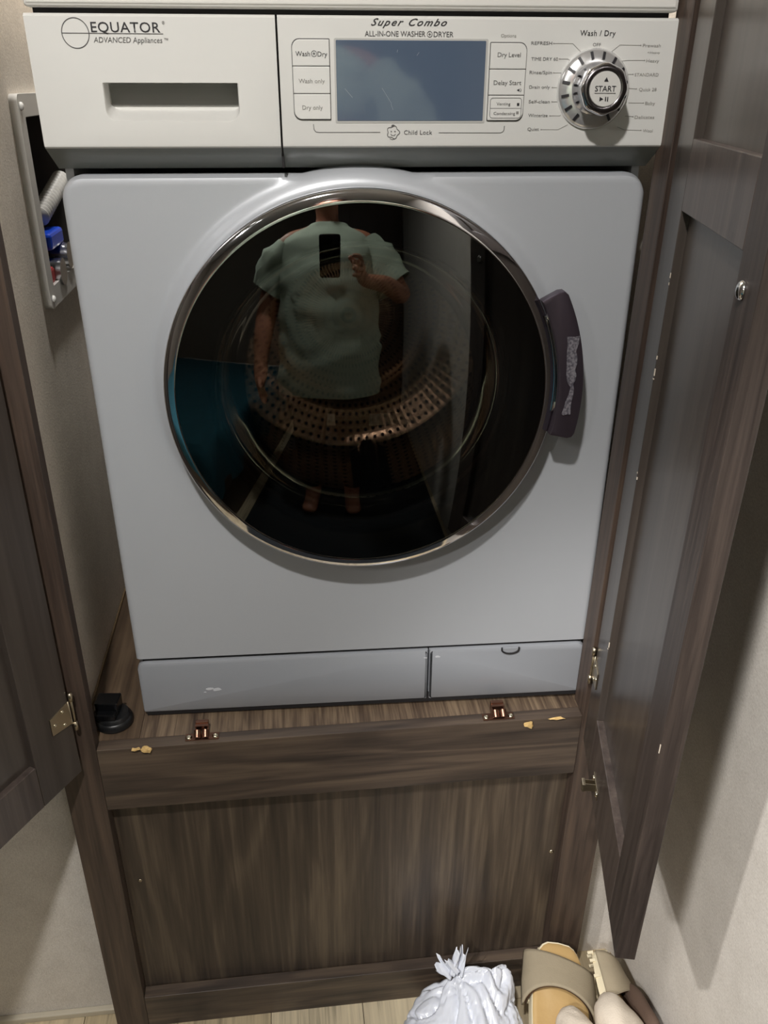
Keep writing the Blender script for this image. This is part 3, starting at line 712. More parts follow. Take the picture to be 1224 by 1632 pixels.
# doors: local frame x = from hinge to free edge (s), y = thickness away from the inner face, z up
def cab_door(px_, ang, side, zb, zt, s1, s2, Wd, zr, mids, lab):
    # local axes
    ds = Vector((sin(ang)*side, -cos(ang), 0)); dn = Vector((cos(ang), sin(ang)*side, 0)) if side > 0 else Vector((-cos(ang), sin(ang)*side*-1*-1, 0))
    dn = Vector((-ds.y, ds.x, 0)) if side > 0 else Vector((ds.y, -ds.x, 0))
    Mx = Matrix(((ds.x, dn.x, 0, px_[0]), (ds.y, dn.y, 0, px_[1]), (0, 0, 1, -ZF), (0, 0, 0, 1)))
    TH, RC = .0200, .0085
    d = obj('cabinet_door', B(s1-.006, s2+.006, RC, TH-.005, zb+.03, zt-.03), M['w_door'], cab)
    d.matrix_local = Mx; d['label'] = lab
    def frame(nm, a, b, c, e, m=M['w_doorrail']): return obj(nm, B(a, b, 0, TH, c, e, bev=.0009), m, d)
    frame('door_stile', 0, s1, zb, zt, M['w_door']); frame('door_stile', s2, Wd, zb, zt, M['w_edge'])
    frame('door_rail', s1+.0003, s2-.0003, zb, zr); frame('door_rail', s1+.0003, s2-.0003, zt-.06, zt)
    for a, b in mids: frame('door_rail', s1+.0003, s2-.0003, a, b)
    return d
zt_ = 1.345
A1 = -.2301
rd = cab_door((.3211, -.010), A1, 1, -.0304, zt_, .0625, .2712, .3231, .0557, [(.658, .7186)], 'right-hand cabinet door standing open')
A2 = .5273
ld_ = cab_door((-.3387, -.010), -A2, 1, -.0222, zt_, .0640, .2600, .3231, .0399, [(.658, .7186)], 'left-hand cabinet door standing wide open')
# the left door's inner face looks the other way: mirror its thickness
ds = Vector((-sin(A2), -cos(A2), 0)); dn = Vector((ds.y, -ds.x, 0))
ld_.matrix_local = Matrix(((ds.x, dn.x, 0, -.3387), (ds.y, dn.y, 0, -.010), (0, 0, 1, -ZF), (0, 0, 0, 1)))
# right door fittings
kb = bmesh.new(); lathe(kb, [(0, 0), (.0070, 0), (.0070, .0012), (.0058, .0030), (.0030, .0042), (0, .0045)], n=24, axis='z')
xform(kb, Matrix.Translation((.289, 0, .635)) @ Matrix.Rotation(PI/2, 4, 'X'))
obj('knob_screw', kb, mat('polished_screw', (235, 235, 235), .12, metal=1), rd, smooth=True)
def hinge(parent, z, mirror=1):
    bm = bmesh.new()
    prism(bm, [(.001, z-.017), (.032, z-.012), (.032, z+.012), (.001, z+.017)], -.0014, 0, bev=.0004)
    h = obj('hinge', bm, M['nickel'], parent)
    bm = bmesh.new()
    for zz in (-.022, .022): tube(bm, [(-.0025, -.003, z+zz-.006), (-.0025, -.003, z+zz+.006)], .0028, 12)
    tube(bm, [(-.0025, -.003, z-.026), (-.0025, -.003, z+.026)], .0014, 10)
    tube(bm, [(-.001, -.0025, z-.017), (.001, -.001, z-.017), (.001, -.001, z+.017)], .0012, 8)
    obj('hinge_pin', bm, M['nickel'], parent, smooth=True)
    for s, zz in ((.012, .010), (.012, -.010), (.026, 0)): screw((s, -.0014, z+zz), (0, -1, 0), .0024, parent)
hinge(rd, .090); hinge(rd, 1.10); hinge(ld_, .074); hinge(ld_, 1.10)
# strike clip of the roller catch on the right door's bottom rail
bm = bmesh.new(); s0 = .118
box(bm, s0-.018, s0+.018, -.0012, 0, -.006, .006, bev=.0003)
box(bm, s0-.0042, s0-.0030, -.014, -.001, -.0055, .0055); box(bm, s0+.0030, s0+.0042, -.014, -.001, -.0055, .0055)
prism(bm, [(s0-.006, -.0055), (s0+.006, -.0055), (s0+.006, .0055), (s0-.006, .0055)], -.0175, -.0135, bev=.0015)
sc_ = obj('strike_clip', bm, M['nickel'], rd)
screw((s0-.0135, -.0012, 0), (0, -1, 0), .0034, rd); screw((s0+.0135, -.0012, 0), (0, -1, 0), .0034, rd)
# small bare nicks on the right door's recess edge
nk = mat('bare_nick', (200, 188, 172), .8)
for s, z, a, b in ((.0618, .600, .0006, .004), (.0616, .592, .0005, .002), (.0620, .520, .0006, .003), (.0625, .505, .0012, .006), (.0622, .498, .0022, .0008), (.0625, .388, .0016, .002), (.0612, .394, .0006, .0016), (.0620, .170, .0008, .006), (.0600, .163, .0015, .0008), (.3225, .250, .0005, .008)):
    obj('nick', B(s-a*.7, s+a*.7, -.0004, .0006, z-b*.6, z+b*.6), nk, rd)

# ------------------------------------------------------------------ laundry outlet box on the closet's left wall
ob = empty('laundry_outlet_box', 'white recessed washer outlet box with blue and red valves in left wall', 'outlet box', None, Matrix.Translation((-.343, .30, .63)))
OX, OY, OZ = -.343, .30, .63
def oobj(name, bm, m, **k): return obj(name, xform(bm, Matrix.Translation((-OX, -OY, -OZ))), m, ob, **k)
fy0, fy1, fz0, fz1 = .200, .452, .512, .744
bm = bmesh.new()
def yzprism(bm, outer, inner, x0, x1):
    ro = [[bm.verts.new((x, y, z)) for y, z in outer] for x in (x0, x1)]; ri = [[bm.verts.new((x, y, z)) for y, z in inner] for x in (x0, x1)]
    n = len(outer)
    for i in range(n):
        bm.faces.new((ro[0][i-1], ro[0][i], ro[1][i], ro[1][i-1])); bm.faces.new((ri[0][i-1], ri[0][i], ri[1][i], ri[1][i-1]))
        for k in (0, 1): bm.faces.new((ro[k][i-1], ro[k][i], ri[k][i], ri[k][i-1]))
yzprism(bm, rrect(fy0, fy1, fz0, fz1, .008), rrect(WY0+.001, WY1-.001, WZ0+.001, WZ1-.001, .003), -.343, -.334)
oobj('flange', bm, M['white'], auto=.6)
bm = bmesh.new()
box(bm, -.425, -.343, WY0+.001, WY0+.003, WZ0+.001, WZ1-.001); box(bm, -.425, -.343, WY1-.003, WY1-.001, WZ0+.001, WZ1-.001)
box(bm, -.425, -.343, WY0+.003, WY1-.003, WZ0+.001, WZ0+.003); box(bm, -.425, -.343, WY0+.003, WY1-.003, WZ1-.003, WZ1-.001); box(bm, -.428, -.425, WY0+.001, WY1-.001, WZ0+.001, WZ1-.001)
oobj('recess', bm, M['boxin'])
for z in (fz0+.011, fz1-.012):
    bm = bmesh.new(); lathe(bm, [(0, 0), (.0045, 0), (.004, .002), (.002, .0032), (0, .0034)], n=20, axis='z'); xform(bm, Matrix.Translation((-.334, .211, z)) @ Matrix.Rotation(PI/2, 4, 'Y')); oobj('screw', bm, mat('white_screw', (225, 224, 220), .25), smooth=True)
def valve(y, z, m, lab, ly, lz):
    bm = bmesh.new(); cyl(bm, (-.400, y, z-.004), (-.352, y, z-.004), .0125, 28)
    for k in range(16):
        a = 2*PI*k/16; box(bm, -.362, -.348, y+.0125*cos(a)-.0012, y+.0125*cos(a)+.0012, z-.004+.0125*sin(a)-.0012, z-.004+.0125*sin(a)+.0012)
    v = oobj('valve', bm, M['steel'], auto=.6)
    bm = bmesh.new(); cyl(bm, (-.352, y, z-.004), (-.331, y, z-.004), .0165, 28); oobj('hose_nut', bm, M['steel'], auto=.6)
    bm = bmesh.new(); box(bm, -.360, -.338, y-.054+ly*.1, y+.012+ly, z-.002+lz, z+.018+lz, bev=.004); box(bm, -.380, -.358, y-.007, y+.007, z-.004, z+.010, bev=.002)
    l = oobj('valve_lever', bm, m); l['label'] = lab
valve(.270, .548, M['red'], 'red hot-water lever', -.026, -.012); valve(.316, .560, M['blue'], 'blue cold-water lever', 0, .012)
bm = bmesh.new(); pts = []; rad = []
for i in range(60):
    t = i/59; pts.append((-.356+.008*t, .296+.11*t, .606+.034*t)); rad.append(.0105+.0016*(1 if i % 4 < 2 else -1))
tube(bm, pts, rad, 18); oobj('corrugated_hose', bm, M['white'], smooth=True)
bm = bmesh.new(); box(bm, -.365, -.340, .240, .300, .537, .552, bev=.003); oobj('drain_cup', bm, M['white'])

# ------------------------------------------------------------------ black round cap with square grip
bc = empty('black_cap', 'black round plastic cap with square grip beside the left stile', 'cap', None, Matrix.Translation((-.305, .052, 0)) @ Matrix.Rotation(-.10, 4, 'Z'))
obj('cap_base', lathe(bmesh.new(), [(0, 0), (.0225, 0), (.0240, .0020), (.0240, .0085), (.0228, .0110), (.0215, .0120), (.0205, .0160), (.0190, .0180), (0, .0180)], axis='z', n=48), M['black'], bc, auto=.5)
obj('cap_grip', B(-.021, .009, -.0075, .0160, .0178, .0370, bev=.0015), M['blackgloss'], bc)
obj('cap_step', B(-.022, .008, -.0190, -.0075, .0178, .0270, bev=.0015), M['blackgloss'], bc)

# ------------------------------------------------------------------ shoes, socks and carrier bag on the floor
TAN = mat('tan_footbed', (190, 158, 106), .5, bump=.3, bscale=120, vary=.16, vscale=18)
STRAP = mat('taupe_suede', (158, 146, 124), .85, bump=.5, bscale=700, vary=.08, vscale=60)
SOLE = mat('cream_rubber_sole', (226, 214, 184), .6)
LIN = mat('dark_strap_lining', (84, 58, 42), .7)
def foot_outline(Lh=.265, wd_=.094, n=44):
    pts = []
    for i in range(n):
        t = 2*PI*i/n; s = .5-.5*cos(t)   # 0 heel .. 1 toe
        half = (.36+.14*s)*wd_*(1 if 1 else 1)
        y = s*Lh; 
        w_ = half*abs(sin(t))**.55*(1-.16*sin(PI*min(1, max(0, (s-.25)/.4)))*(.6 if sin(t) > 0 else .1))
        pts.append((w_*(1 if sin(t) >= 0 else -1)+.006*sin(PI*s), y))
    return pts
def slide(label, mw, group='beige slide sandals'):
    r = empty('slide_sandal', label, 'sandal', group, mw)
    pts = foot_outline(); n = len(pts)
    bm = bmesh.new()
    def ring(sc, z): return [bm.verts.new(((x-.003)*sc+.003, (y-.1325)*(1-(1-sc)*.35)+.1325, z+.006*max(0, (y-.2)/.06)**2)) for x, y in pts]
    rows = [ring(.96, 0), ring(1.0, .004)]
    for k in range(2): rows.append(ring(1.0, .012+.010*k))
    rows.append(ring(.98, .0245))
    for a, b in zip(rows, rows[1:]):
        for i in range(n): bm.faces.new((a[i-1], a[i], b[i], b[i-1]))
    bm.faces.new(rows[0][::-1]); bm.faces.new(rows[-1])
    # tread lugs round the rim
    for i in range(0, n, 2):
        x, y = pts[i]; box(bm, x-.0018, x+.0018, y-.0022, y+.0022, -.0012, .008)
    obj('sole', bm, SOLE, r)
    bm = bmesh.new(); rows = []
    for sc, z in ((.97, .0246), (.93, .0275), (.80, .0265), (.45, .0255)): rows.append([bm.verts.new(((x-.003)*sc+.003, (y-.1325)*sc+.1325, z+.005*max(0, (y-.2)/.06)**2+.004*abs(y-.1325)/.13)) for x, y in pts])
    for a, b in zip(rows, rows[1:]):
        for i in range(n): bm.faces.new((a[i-1], a[i], b[i], b[i-1]))
    bm.faces.new(rows[-1])
    obj('footbed', bm, TAN, r, smooth=True)
    for nm, m, dr_, e in (('strap', STRAP, 0, 0), ('strap_lining', LIN, -.0022, .001)):
        bm = bmesh.new(); rows = []
        for j in range(13):
            v = j/12; y0 = .176+.074*v
            row = []
            for i in range(25):
                a = PI*i/24
                wx = .0515-.004*abs(v-.4)+dr_; hz = (.047-.014*v)+dr_
                yy = y0+(.014*(1-2*v)+.010)*sin(a)*(1 if v < .5 else .9)-.008-.010*cos(a)
                row.append(bm.verts.new((.005+wx*cos(a), yy, .010+hz*abs(sin(a))**.95)))
            rows.append(row)
        for a, b in zip(rows, rows[1:]):
            for i in range(24): bm.faces.new((a[i], a[i+1], b[i+1], b[i]))
        o = obj(nm, bm, m, r, smooth=True)
        if nm == 'strap':
            md = o.modifiers.new('thick', 'SOLIDIFY'); md.thickness = .003; md.offset = 1
    return r
def frame(origin, yaxis, zaxis):
    y = Vector(yaxis).normalized(); z = Vector(zaxis); x = y.cross(z).normalized(); z = x.cross(y)
    return Matrix(((x.x, y.x, z.x, origin[0]), (x.y, y.y, z.y, origin[1]), (x.z, y.z, z.z, origin[2]), (0, 0, 0, 1)))
slide('beige slide sandal lying sole down with its tan footbed showing', frame((.256, -.270, ZF+.020), (.26, .93, .235), (.05, -.3, 1)) @ Matrix.Scale(1.08, 4))
slide('beige slide sandal turned on its side against the wall', frame((.374, -.278, ZF+.042), (.04, .96, .16), (.96, -.06, .22)))
# socks
SOCK = mat('cream_knit', (224, 212, 196), .95, bump=.8, bscale=420, vary=.06, vscale=50)
def blob(name, c, r, seed, m, label, cat, group=None, amp=.16, n=4, fr_=22):
    bm = bmesh.new(); bmesh.ops.create_icosphere(bm, subdivisions=n, radius=1)
    for v in bm.verts:
        d = v.co.copy(); q = Vector((d.x*r[0], d.y*r[1], d.z*r[2]))
        f = noise.noise((q+Vector((seed, 0, 0)))*fr_)+.5*abs(noise.noise((q+Vector((seed, 3, 0)))*fr_*2.3))
        v.co = q*(1+amp*f)
        if v.co.z < -r[2]*.8: v.co.z = -r[2]*.8
    o = obj(name, bm, m, None, smooth=True); o.location = c
    return tag(o, label, cat, group)
blob('crumpled_sock', (.316, -.158, ZF+.110), (.030, .050, .030), 1.3, SOCK, 'small crumpled cream sock on the tan sandal footbed', 'sock', 'cream socks on the sandals', .2)
blob('crumpled_sock', (.378, -.170, ZF+.118), (.034, .060, .038), 4.1, SOCK, 'larger crumpled cream sock beside the wall, over the sideways sandal', 'sock', 'cream socks on the sandals', .22)
# brown slipper under the sock, against the wall
sl = empty('house_slipper', 'dark brown slipper edge wedged between cream sock and wall', 'slipper', None, Matrix.Translation((.426, -.185, ZF)))
bm = bmesh.new(); bmesh.ops.create_icosphere(bm, subdivisions=4, radius=1)
for v in bm.verts:
    v.co = Vector((v.co.x*.022, v.co.y*.115*(1+.1*v.co.z), .072+v.co.z*.070)); v.co += noise.noise_vector(v.co*30)*.002
obj('upper', bm, mat('brown_felt', (104, 84, 72), .9, bump=.5), sl, smooth=True)
obj('sole', B(-.023, .023, -.112, .112, 0, .012, bev=.005), mat('brown_sole', (58, 40, 32), .6), sl)
# carrier bag
bg, bnt, bb = newmat('white_plastic_film'); bb.inputs['Base Color'].default_value = lin(208, 212, 222); bb.inputs['Roughness'].default_value = .28
bb.inputs['Subsurface Weight'].default_value = .25; bb.inputs['Subsurface Radius'].default_value = (.02, .02, .025); bb.inputs['Coat Weight'].default_value = .4; bb.inputs['Coat Roughness'].default_value = .12
BX, BY = .168, -.105
bag = empty('carrier_bag', 'knotted white plastic carrier bag slumped on floor left of sandals', 'bag', None, Matrix.Translation((BX, BY, ZF)))
bm = bmesh.new(); bmesh.ops.create_icosphere(bm, subdivisions=6, radius=1)
PK = [(Vector((-.012, .068, .132)), 16, .9), (Vector((.104, .070, .128)), 7, .98), (Vector((.045, .062, .130)), 5, .9), (Vector((-.02, -.03, .100)), 6, .6), (Vector((.045, -.06, .09)), 7, .6)]
for v in bm.verts:
    d = v.co.copy(); q = Vector((d.x*.096, d.y*.090, d.z*.052+.052))
    for t, k, am in PK:
        u = (t-Vector((0, 0, .046))).normalized(); wgt = max(0, d.dot(u))**k*am
        q = q.lerp(t, wgt)
    p = d*1.5+Vector((4, 1, 2))
    # long taut creases running towards the knot
    kn_ = Vector((-.012, .068, .14)); rel = q-kn_; ang = math.atan2(rel.x, -rel.y)+.45*noise.noise(d*1.6); dist = rel.length
    cr = abs(noise.noise(Vector((ang*2.6, dist*5, 3.1)))); cr2 = abs(noise.noise(Vector((ang*6, dist*9, 7.7)))); cr3 = abs(noise.noise(d*3.2+Vector((2, 9, 4))))
    n_out = Vector((d.x, d.y, d.z*1.4)).normalized()
    q += n_out*(-.014*(1-min(1, cr*4))**2-.004*(1-min(1, cr2*3.5))**2-.003*(1-min(1, cr3*3))**2+.014*noise.noise(p))
    q.z = max(q.z, .001+.0005*abs(d.x)); q.y = min(q.y, .092)
    v.co = q
obj('bag_body', bm, bg, bag, smooth=True)
def ear(c, tip, wd0, wd1, seed, n1=14):
    c = Vector(c); tip = Vector(tip); rows = []; ax = (tip-c).normalized(); sd = ax.cross(Vector((0, 1, 0))).normalized()
    for j in range(n1):
        t = j/(n1-1); o_ = c.lerp(tip, t); wv = wd0+(wd1-wd0)*t**.8; row = []
        for i in range(17):
            u = i/16-.5
            o2 = o_+sd*u*wv+Vector((0, 1, 0))*(.006*sin(u*8+seed)+.0025*sin(u*21+seed*3+t*5))*(.5+t*.7)+ax*(.014*noise.noise(Vector((u*7, seed, 0)))*t)
            row.append(bm.verts.new(o2))
        rows.append(row)
    for a, b in zip(rows, rows[1:]):
        for i in range(16): bm.faces.new((a[i], a[i+1], b[i+1], b[i]))
for c, tip, w0, w1, sd_ in (((-.010, .060, .118), (-.030, .072, .138), .022, .026, 1.0), ((-.008, .060, .116), (.002, .078, .150), .020, .018, 2.6)):
    bm = bmesh.new(); ear(c, tip, w0, w1, sd_)
    e_ = obj('bag_handle', bm, bg, bag, smooth=True)
    md = e_.modifiers.new('t', 'SOLIDIFY'); md.thickness = .0008

# ------------------------------------------------------------------ behind the camera: what the door glass reflects
TEAL = mat('teal_plush', (34, 88, 102), .95, bump=1, bscale=90, vary=.5, vscale=30)
bed = empty('bed', 'low bed frame and mattress under a teal plush blanket', 'bed', None, Matrix.Translation((-1.2, -1.75, ZF)))
obj('bed_base', B(-.62, .60, -1.1, .95, .0, .28, bev=.01), M['w_far'], bed)
obj('mattress', B(-.60, .58, -1.08, .93, .28, .50, bev=.05, seg=5), mat('mattress_white', (205, 203, 200), .9), bed, smooth=True)
bm = bmesh.new(); nx, ny = 70, 90; rows = []
for i in range(nx+1):
    row = []
    for j in range(ny+1):
        x = -.64+1.29*i/nx; y = -.85+1.84*j/ny
        z = .525+.012*noise.noise(Vector((x*5, y*5, 0)))+.006*noise.noise(Vector((x*19, y*19, 2)))
        dx_ = max(0, abs(x-.0)-.585); dy_ = max(0, y-.935)
        x2 = x if dx_ == 0 else math.copysign(.585+min(dx_, .02)+.010*sin(y*22), x); z -= dx_*4.6+dy_*4.6
        y2 = y if dy_ == 0 else .935+min(dy_, .02)+.010*sin(x*24)
        row.append(bm.verts.new((x2, y2, z)))
    rows.append(row)
for a, b in zip(rows, rows[1:]):
    for j in range(ny): bm.faces.new((a[j], b[j], b[j+1], a[j+1]))
bl = obj('blanket', bm, TEAL, None, smooth=True); bl.location = (-1.2, -1.75, ZF); tag(bl, 'teal plush blanket spread over the bed', 'blanket')
wr = empty('wardrobe', 'dark wood wardrobe on the wall opposite the washer closet', 'wardrobe', None, Matrix.Translation((0, -3.0, ZF)))
obj('carcass', B(-.50, .44, -.29, .20, 0, 1.98), M['w_far'], wr)
for k in range(2):
    x = -.49+k*.443
    wdr = obj('wardrobe_door', B(x+.003, x+.438, .2005, .220, .03, 1.95, bev=.002), M['w_far'], wr)
    bm = bmesh.new(); tube(bm, [(x+.40, .22, .95), (x+.40, .24, .96), (x+.40, .24, 1.06), (x+.40, .22, 1.07)], .005, 10); obj('handle', bm, M['nickel'], wdr, smooth=True)

# person taking the photograph
def skinned(name, J, E_, root, m, parent, sub=2):
    keys = list(J); me = bpy.data.meshes.new(name)
    me.from_pydata([J[k][0] for k in keys], [(keys.index(a), keys.index(b)) for a, b in E_], [])
    o = put(name, me, m, parent)
    o.modifiers.new('skin', 'SKIN'); me.skin_vertices.new() if not me.skin_vertices else None
    for i, k in enumerate(keys):
        r = J[k][1]; r = r if hasattr(r, '__len__') else (r, r)
        me.skin_vertices[0].data[i].radius = r
        me.skin_vertices[0].data[i].use_root = (k == root)
    s = o.modifiers.new('sub', 'SUBSURF'); s.levels = sub; s.render_levels = sub
    for p in me.polygons: p.use_smooth = True
    o.modifiers['skin'].use_smooth_shade = True
    return o
PX, PY = -.115, -1.16
added_mat = obj('added_floor_mat', B(-.54, .43, -2.45, -.42, ZF+.0005, ZF+.009, bev=.003), mat('charcoal_mat', (34, 38, 42), .95, bump=1, bscale=200)); tag(added_mat, 'charcoal mat added under the person to darken the door reflection', 'mat')  # unseen dark mat, added to darken the lower part of the glass reflection
per = empty('person', 'person in pale green t-shirt and dark trousers holding up a phone', 'person', None, Matrix.Translation((PX, PY, ZF+.0092)))
SKIN = mat('skin', (176, 118, 92), .5)
SH = mat('pale_green_cotton', (178, 192, 174), .9, bump=.3, bscale=60)
# local coords: floor z=0, facing +y; right hand is +x
hp = CAM-Vector((PX, PY, ZF))            # phone lens
RH_ = hp+Vector((.055, -.030, -.085))    # right palm, holding the phone by its right side
J = {'pelvis': ((0, 0, .90), (.15, .11)), 'belly': ((0, .01, 1.06), (.145, .115)), 'chest': ((0, 0, 1.25), (.155, .115)), 'clav': ((0, -.01, 1.38), (.11, .08)), 'neck': ((0, 0, 1.45), .055), 'neck2': ((0, .01, 1.50), .052),
     'jaw': ((0, .03, 1.555), (.058, .065)), 'head': ((0, .02, 1.63), (.074, .088)), 'crown': ((0, .01, 1.70), (.062, .072)),
     'shR': ((.185, -.01, 1.37), .062), 'elR': ((.335, .05, 1.13), .043), 'foR': ((.25, .16, 1.19), .038), 'wrR': (tuple(Vector(RH_)+Vector((.045, -.075, -.050))), .027), 'haR': (tuple(Vector(RH_)+Vector((.022, -.028, -.018))), (.034, .020)), 
     'shL': ((-.185, -.01, 1.37), .062), 'elL': ((-.285, -.02, 1.09), .052), 'foL': ((-.300, .03, .97), .046), 'wrL': ((-.305, .07, .84), .032), 'haL': ((-.308, .085, .765), (.020, .040)),
     'hipR': ((.095, 0, .86), .095), 'knR': ((.10, .01, .48), .058), 'caR': ((.10, -.01, .34), .056), 'anR': ((.10, -.02, .09), .038), 'toR': ((.115, .13, .035), (.045, .03)), 'heR': ((.10, -.04, .045), .036),
     'hipL': ((-.095, 0, .86), .095), 'knL': ((-.10, .01, .48), .058), 'caL': ((-.10, -.01, .34), .056), 'anL': ((-.10, -.02, .09), .038), 'toL': ((-.115, .13, .035), (.045, .03)), 'heL': ((-.10, -.04, .045), .036)}
E_ = [('pelvis', 'belly'), ('belly', 'chest'), ('chest', 'clav'), ('clav', 'neck'), ('neck', 'neck2'), ('neck2', 'jaw'), ('jaw', 'head'), ('head', 'crown'),
      ('clav', 'shR'), ('shR', 'elR'), ('elR', 'foR'), ('foR', 'wrR'), ('wrR', 'haR'), ('clav', 'shL'), ('shL', 'elL'), ('elL', 'foL'), ('foL', 'wrL'), ('wrL', 'haL'),
      ('pelvis', 'hipR'), ('hipR', 'knR'), ('knR', 'caR'), ('caR', 'anR'), ('anR', 'heR'), ('anR', 'toR'), ('pelvis', 'hipL'), ('hipL', 'knL'), ('knL', 'caL'), ('caL', 'anL'), ('anL', 'heL'), ('anL', 'toL')]
# fingers: own chains branching from the palms
hl = Vector(J['haL'][0])
for i, (oy, ln_) in enumerate(((.026, .066), (.009, .078), (-.009, .072), (-.026, .056))):
    a, b, c = 'fL%da' % i, 'fL%db' % i, 'fL%dc' % i
    J[a] = (tuple(hl+Vector((.0, oy*.9, -.030))), .0095); J[b] = (tuple(hl+Vector((.006, oy*1.1, -.030-ln_*.5))), .0085); J[c] = (tuple(hl+Vector((.018, oy*1.1, -.030-ln_))), .0072)
    E_ += [('haL', a), (a, b), (b, c)]
J['tLa'] = (tuple(hl+Vector((.008, .040, .010))), .011); J['tLb'] = (tuple(hl+Vector((.016, .058, -.020))), .0085); E_ += [('haL', 'tLa'), ('tLa', 'tLb')]
hr_ = Vector(J['haR'][0]); PN = Vector(FWD)*-1
for i, dzz in enumerate((.034, .012, -.010, -.032)):
    a, b, c = 'fR%da' % i, 'fR%db' % i, 'fR%dc' % i
    J[a] = (tuple(hr_+Vector((.012, .030, dzz*.8+.010))), .0098); J[b] = (tuple(hr_+Vector((.004, .055, dzz+.012))), .0086); J[c] = (tuple(hr_+Vector((-.022, .058, dzz+.014))), .0074)
    E_ += [('haR', a), (a, b), (b, c)]
J['tRa'] = (tuple(hr_+Vector((-.014, -.008, .034))), .0115); J['tRb'] = (tuple(hr_+Vector((-.034, .006, .052))), .0088); E_ += [('haR', 'tRa'), ('tRa', 'tRb')]
body = skinned('body', J, E_, 'pelvis', SKIN, per)
# face, ears, hair
bm = bmesh.new(); bmesh.ops.create_icosphere(bm, subdivisions=3, radius=1)
for v in bm.verts: v.co = Vector((v.co.x*.013, .112+v.co.y*.018, 1.602+v.co.z*.024))
obj('nose', bm, SKIN, per, smooth=True)
for s in (-1, 1):
    bm = bmesh.new(); bmesh.ops.create_icosphere(bm, subdivisions=3, radius=.0125); xform(bm, Matrix.Translation((s*.030, .091, 1.627))); obj('eye', bm, mat('eye_white', (225, 222, 216), .2), per, smooth=True)
    bm = bmesh.new(); bmesh.ops.create_icosphere(bm, subdivisions=3, radius=.0062); xform(bm, Matrix.Translation((s*.030, .1015, 1.626))); obj('iris', bm, mat('iris_brown', (52, 34, 24), .2), per, smooth=True)
    bm = bmesh.new(); bmesh.ops.create_icosphere(bm, subdivisions=3, radius=1)
    for v in bm.verts: v.co = Vector((s*.078+v.co.x*.009, .012+v.co.y*.018, 1.612+v.co.z*.030))
    obj('ear', bm, SKIN, per, smooth=True)
bm = bmesh.new(); tube(bm, [(-.025, .092, 1.566), (-.010, .103, 1.569), (.010, .103, 1.569), (.025, .092, 1.566)], [.003, .006, .006, .003], 10); obj('mouth', bm, mat('lips', (150, 84, 76), .5), per, smooth=True)
bm = bmesh.new(); bmesh.ops.create_icosphere(bm, subdivisions=4, radius=1)
for v in bm.verts:
    d = v.co.copy(); v.co = Vector((d.x*.088, .004+d.y*.100, 1.668+d.z*.088))
    if d.y > .25 and d.z < .35: v.co.y = min(v.co.y, .045)
    v.co += noise.noise_vector(v.co*40)*.004
obj('hair', bm, mat('short_brown_hair', (46, 34, 28), .7, bump=.8, bscale=200), per, smooth=True)
# shirt
bm = bmesh.new()
def loft(rings, n=56, cap0=False, cap1=False):
    rows = []
    for c, rx, ry, ax, ex in rings:   # centre, radii, ring axes (u, v), squareness
        c = Vector(c); u, v = Vector(ax[0]), Vector(ax[1]); row = []
        for i in range(n):
            t = 2*PI*i/n; q = c+u*rx*math.copysign(abs(cos(t))**ex, cos(t))+v*ry*math.copysign(abs(sin(t))**ex, sin(t))
            f = noise.noise(Vector((q.x*5+q.z*9, q.y*6, q.z*11-q.x*7)))*.012+(1-abs(noise.noise(Vector((q.x*6+q.z*5, q.y*4, q.z*13-q.x*9+4)))))**5*.010
            row.append(bm.verts.new(q+(q-c).normalized()*f))
        rows.append(row)
    for p, q in zip(rows, rows[1:]):
        for i in range(n): bm.faces.new((p[i-1], p[i], q[i], q[i-1]))
    if cap1: bm.faces.new(rows[-1])
XY = ((1, 0, 0), (0, 1, 0))
prof = [(.72, .232, .165), (.80, .230, .168), (.90, .226, .168), (1.0, .222, .166), (1.1, .218, .162), (1.2, .215, .155), (1.28, .212, .145), (1.34, .205, .130), (1.385, .180, .110), (1.415, .140, .092), (1.435, .098, .076), (1.455, .070, .066)]
zz_ = []
for (z0, a0, b0), (z1, a1, b1) in zip(prof, prof[1:]):
    for k in range(4): t = k/4; zz_.append(((0, .004, z0+(z1-z0)*t), a0+(a1-a0)*t, b0+(b1-b0)*t, XY, .85))
loft(zz_)
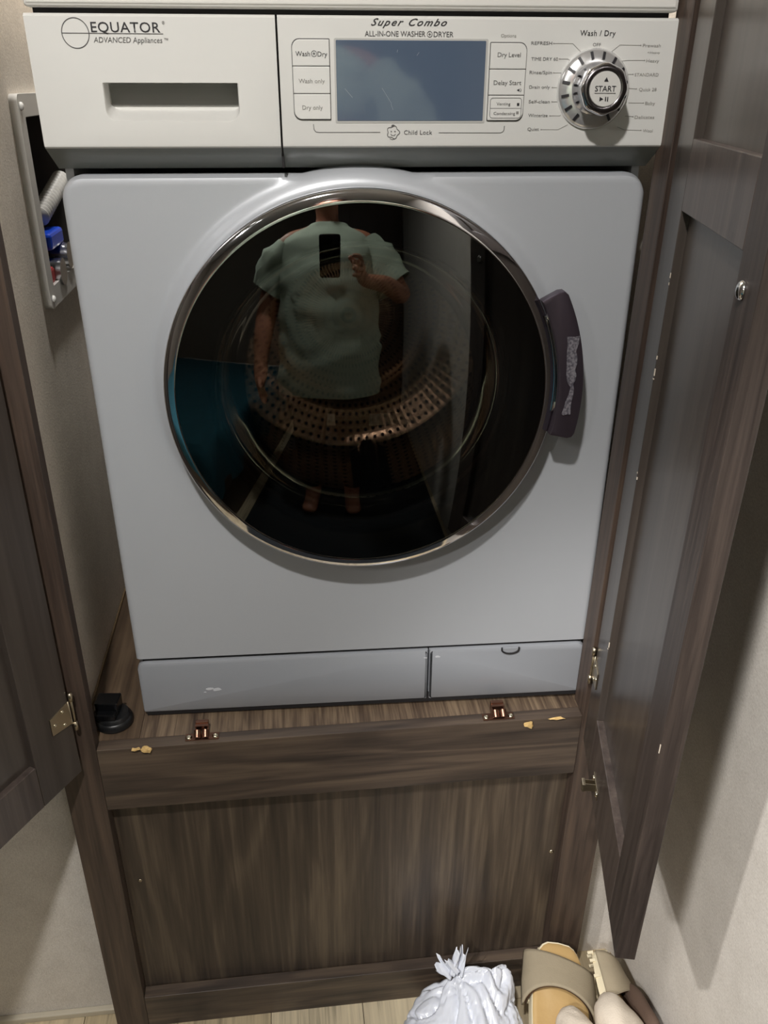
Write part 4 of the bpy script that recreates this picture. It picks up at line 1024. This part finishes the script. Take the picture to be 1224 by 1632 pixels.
for pts_ in (((.150, -.01, 1.350), (.215, .0, 1.305), (.262, .020, 1.235), (.292, .032, 1.185)), ((-.150, -.01, 1.350), (-.215, -.012, 1.300), (-.252, -.018, 1.225), (-.268, -.020, 1.165))):
    P_ = [Vector(p) for p in pts_]; d_ = (P_[-1]-P_[0]).normalized(); v_ = Vector((0, 1, 0)); v_ = (v_-d_*v_.dot(d_)).normalized(); u_ = d_.cross(v_)
    loft([(P_[0].lerp(P_[1], k/3) if k < 3 else (P_[1].lerp(P_[2], (k-3)/3) if k < 6 else P_[2].lerp(P_[3], (k-6)/3)), .082, .084, (u_, v_), .95) for k in range(10)], 40)
obj('t_shirt', bm, SH, per, smooth=True)
TJ = {'w': ((0, 0, .90), (.150, .110)), 'hR': ((.090, 0, .80), .098), 'kR': ((.105, .005, .50), .088), 'aR': ((.105, -.01, .13), .062), 'hL': ((-.090, 0, .80), .098), 'kL': ((-.105, .005, .50), .088), 'aL': ((-.105, -.01, .13), .062)}
skinned('trousers', TJ, [('w', 'hR'), ('hR', 'kR'), ('kR', 'aR'), ('w', 'hL'), ('hL', 'kL'), ('kL', 'aL')], 'w', mat('dark_trousers', (26, 27, 31), .9), per)
# phone: just behind the lens, screen towards the person
ph = empty('smartphone', 'black smartphone held upright in the right hand', 'phone')
Pm = Matrix(((RGT.x, UPV.x, -FWD.x, CAM.x), (RGT.y, UPV.y, -FWD.y, CAM.y), (RGT.z, UPV.z, -FWD.z, CAM.z), (0, 0, 0, 1)))
ph.matrix_world = Pm
def plate(x0, x1, y0, y1, z0, z1, r, bev): # in camera axes: x right, y up, z back
    bm = prism(bmesh.new(), rrect(x0, x1, y0, y1, r), z0, z1, bev=bev)
    return xform(bm, Matrix(((1, 0, 0, 0), (0, 0, 1, 0), (0, 1, 0, 0), (0, 0, 0, 1))))
obj('phone_body', plate(-.058, .018, -.138, .020, .012, .021, .010, .0012), M['blackgloss'], ph)
obj('screen', plate(-.055, .015, -.135, .017, .0211, .0214, .008, .0001), mat('screen_glass', (20, 22, 28), .08), ph)
obj('lens', plate(-.010, .010, -.012, .012, .0105, .0119, .004, .0004), M['gapdark'], ph)
